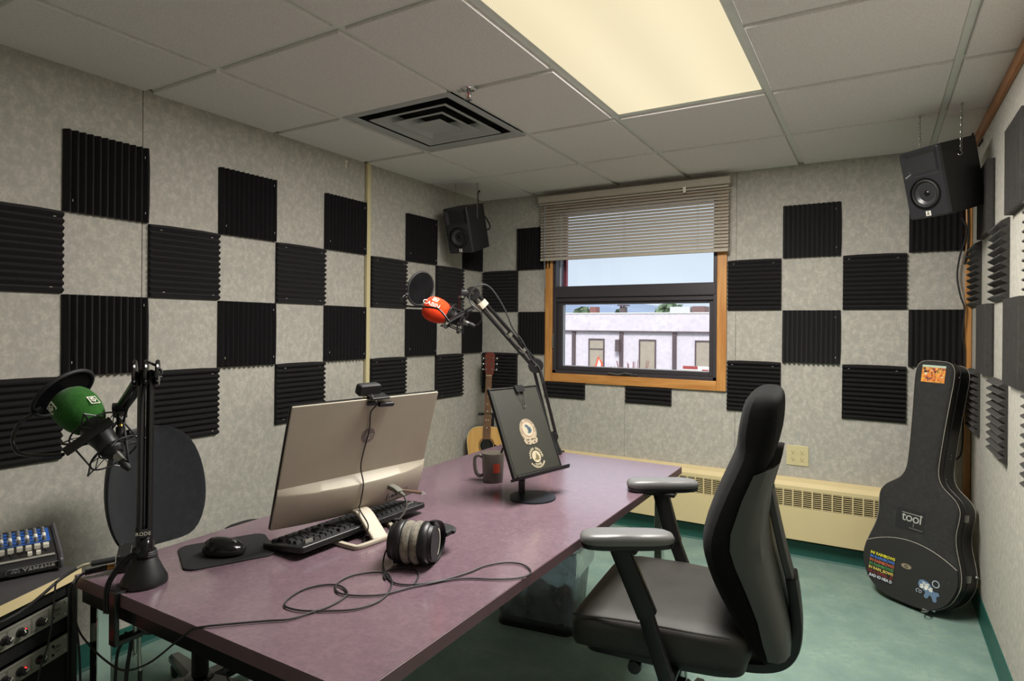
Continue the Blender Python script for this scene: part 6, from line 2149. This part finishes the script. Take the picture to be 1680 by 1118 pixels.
MB().box((-.075, .258, 0), (.075, .285, .009)).build('bridge', M['rosew'], gt, FG, bevel=.003)
nk = MB().loft([[(-.028, .545, .004), (.028, .545, .004), (.024, .545, -.018), (0, .545, -.026), (-.024, .545, -.018)], [(-.0215, .985, .004), (.0215, .985, .004), (.018, .985, -.012), (0, .985, -.018), (-.018, .985, -.012)]])
nk.build('neck', M['maho'], gt, FG)
MB().loft([[(-.028, .525, .004), (.028, .525, .004), (.028, .525, .011), (-.028, .525, .011)], [(-.0215, .975, .004), (.0215, .975, .004), (.0215, .975, .010), (-.0215, .975, .010)]], smooth=False).build('fretboard', M['rosew'], gt, FG)
fm_ = MB()
for k in range(1, 19):
    z = .975 - .648 * (1 - 2 ** (-k / 12))
    hw2 = .0215 + (.0065) * (.975 - z) / .45
    MB().box((-hw2, z - .0008, .0105), (hw2, z + .0008, .0122)).build('fret', M['steel'], gt, FG)
for k in (3, 5, 7, 9, 12, 15):
    z = .975 - .648 * (1 - 2 ** (-(k - .5) / 12))
    for x in ((0,) if k != 12 else (-.008, .008)):
        MB().prism([(x + .0035 * math.cos(2 * PI * q / 12), z + .0035 * math.sin(2 * PI * q / 12)) for q in range(12)], .0105, .0117).build('dot', M['white'], gt, FG)
MB().box((-.0215, .974, .004), (.0215, .980, .0135)).build('nut', M['ivory'], gt, FG)
hd_ = MB().prism([(-.024, .978), (.024, .978), (.034, 1.01), (.037, 1.13), (.026, 1.135), (.014, 1.148), (0, 1.140), (-.014, 1.148), (-.026, 1.135), (-.037, 1.13), (-.034, 1.01)], -.014, .001)
hd_.build('headstock', mat('red_brown_veneer', (110, 50, 38), rough=.3, coat=.4), gt, FG, bevel=.002)
for s_ in (-1, 1):
    for z in (1.02, 1.06, 1.10):
        tn = MB().cyl((s_ * .022, z, 0), (s_ * .022, z, .014), .004, 10).lathe([(.006, .001), (.006, .003)], 12, X=T(s_ * .022, z, 0)).build('tuner_post', M['chrome'], gt, FG)
        MB().cyl((s_ * .034, z, -.008), (s_ * .045, z, -.008), .0025, 8).ball((s_ * .050, z, -.008), .008, 12, 8, sc=(1, 1.1, .6)).build('tuner_button', M['chrome'], tn)
for k in range(6):
    x = -.0165 + .0066 * k
    MB().tube([(x * 1.6, .270, .0125), (x, .977, .0145), ((-.022 if k < 3 else .022), 1.02 + .04 * (k if k < 3 else 5 - k) * 1.0, .010)], .00045 + .00008 * (5 - k), 5).build('string', M['steel'], gt, FG)
sd_ = thing('guitar_stand', 'black tubular stand holding the acoustic guitar by its neck', 'stand', GT)
MB().tube([(0, .13, .02), (0, .145, .70)], .010, 12).build('mast', M['black'], sd_)
b = MB().tube(smooth_path([(-.056, -.030, .700), (-.058, .02, .70), (-.03, .10, .70), (0, .145, .70), (.03, .10, .70), (.058, .02, .70), (.056, -.030, .700)], 6), .010, 10)
b.build('neck_yoke', M['rubber'], sd_)
MB().tube([(-.062, -.02, .712), (.062, -.022, .712)], .0028, 8).build('neck_strap', M['steel'], sd_)
for s_ in (-1, 1):
    MB().tube(smooth_path([(0, .13, .28), (s_ * .10, .05, .14), (s_ * .18, -.12, .026)], 6), .009, 10).build('leg', M['black'], sd_)
    MB().tube(smooth_path([(s_ * .10, .05, .13), (s_ * .10, -.03, .092), (s_ * .10, -.06, .10)], 6), .008, 10).build('cradle_arm', M['rubber'], sd_)
MB().tube([(0, .13, .20), (0, .20, .034)], .009, 10).build('leg', M['black'], sd_)

# =================================================================== clear recycling bin under the desk
BN = T(1.29, -1.395, 0) @ RZ(math.radians(8))
bn = thing('recycling_bin', 'clear plastic bin with a bag and crumpled paper under the desk', 'bin', BN)
M['clear_bin'] = thin_clear('clear_bin_plastic', (226, 232, 240), haze=.10, haze_col=(210, 216, 222))
M['bag'] = thin_clear('clear_bag', (236, 240, 244), haze=.30, haze_col=(240, 243, 246))
def bring(w, d, z, r=.04):
    return [(x, y, z) for x, y in rrect(w, d, r)]
MB().loft([bring(.340, .235, .015), bring(.400, .285, .36)], cap=False).build('bin_wall', M['clear_bin'], bn)
MB().loft([bring(.352, .247, .0), bring(.354, .249, .022), bring(.340, .235, .024)]).build('base_rim', M['black'], bn)
MB().tube(bring(.404, .289, .362), .005, 8, True).build('top_rim', mat('rim_grey', (150, 154, 160), rough=.3), bn)
rnd = random.Random(5)
rg = []
for w, d, z, r_, j in ((.320, .215, .03, .05, .006), (.345, .235, .14, .05, .010), (.370, .255, .26, .05, .010), (.392, .277, .355, .04, .003), (.412, .297, .368, .04, .002), (.414, .299, .33, .04, .004), (.408, .293, .27, .04, .008)):
    rr = []
    for x, y in rrect(w, d, r_, 7):
        q_ = 1 + rnd.uniform(-j, j) * 3
        rr.append((x * q_, y * q_, z + rnd.uniform(-j, j) * (3 if z < .3 else 1)))
    rg.append(rr)
MB().loft(rg, cap=False).build('bin_bag', M['bag'], bn)
pc_ = [mat('paper_grey', (206, 202, 196), rough=.9, var=.1), mat('paper_brown', (150, 118, 100), rough=.9, var=.15), mat('paper_dark', (70, 66, 68), rough=.8, var=.2)]
for k in range(15):
    x, y, z = rnd.uniform(-.12, .12), rnd.uniform(-.075, .075), .055 + .028 * (k // 4) + rnd.uniform(0, .02)
    r_ = rnd.uniform(.028, .045)
    b = MB()
    b.ball((0, 0, 0), r_, 9, 6)
    b.v = [tuple(c * rnd.uniform(.72, 1.2) for c in v) for v in b.v]
    b.s = [False] * len(b.s)
    cpap = b.build('crumpled_paper', pc_[k % 3], None, BN @ T(x, y, z))
    tag(cpap, 'crumpled waste paper inside the clear bin', 'paper', 'crumpled waste in the clear bin')
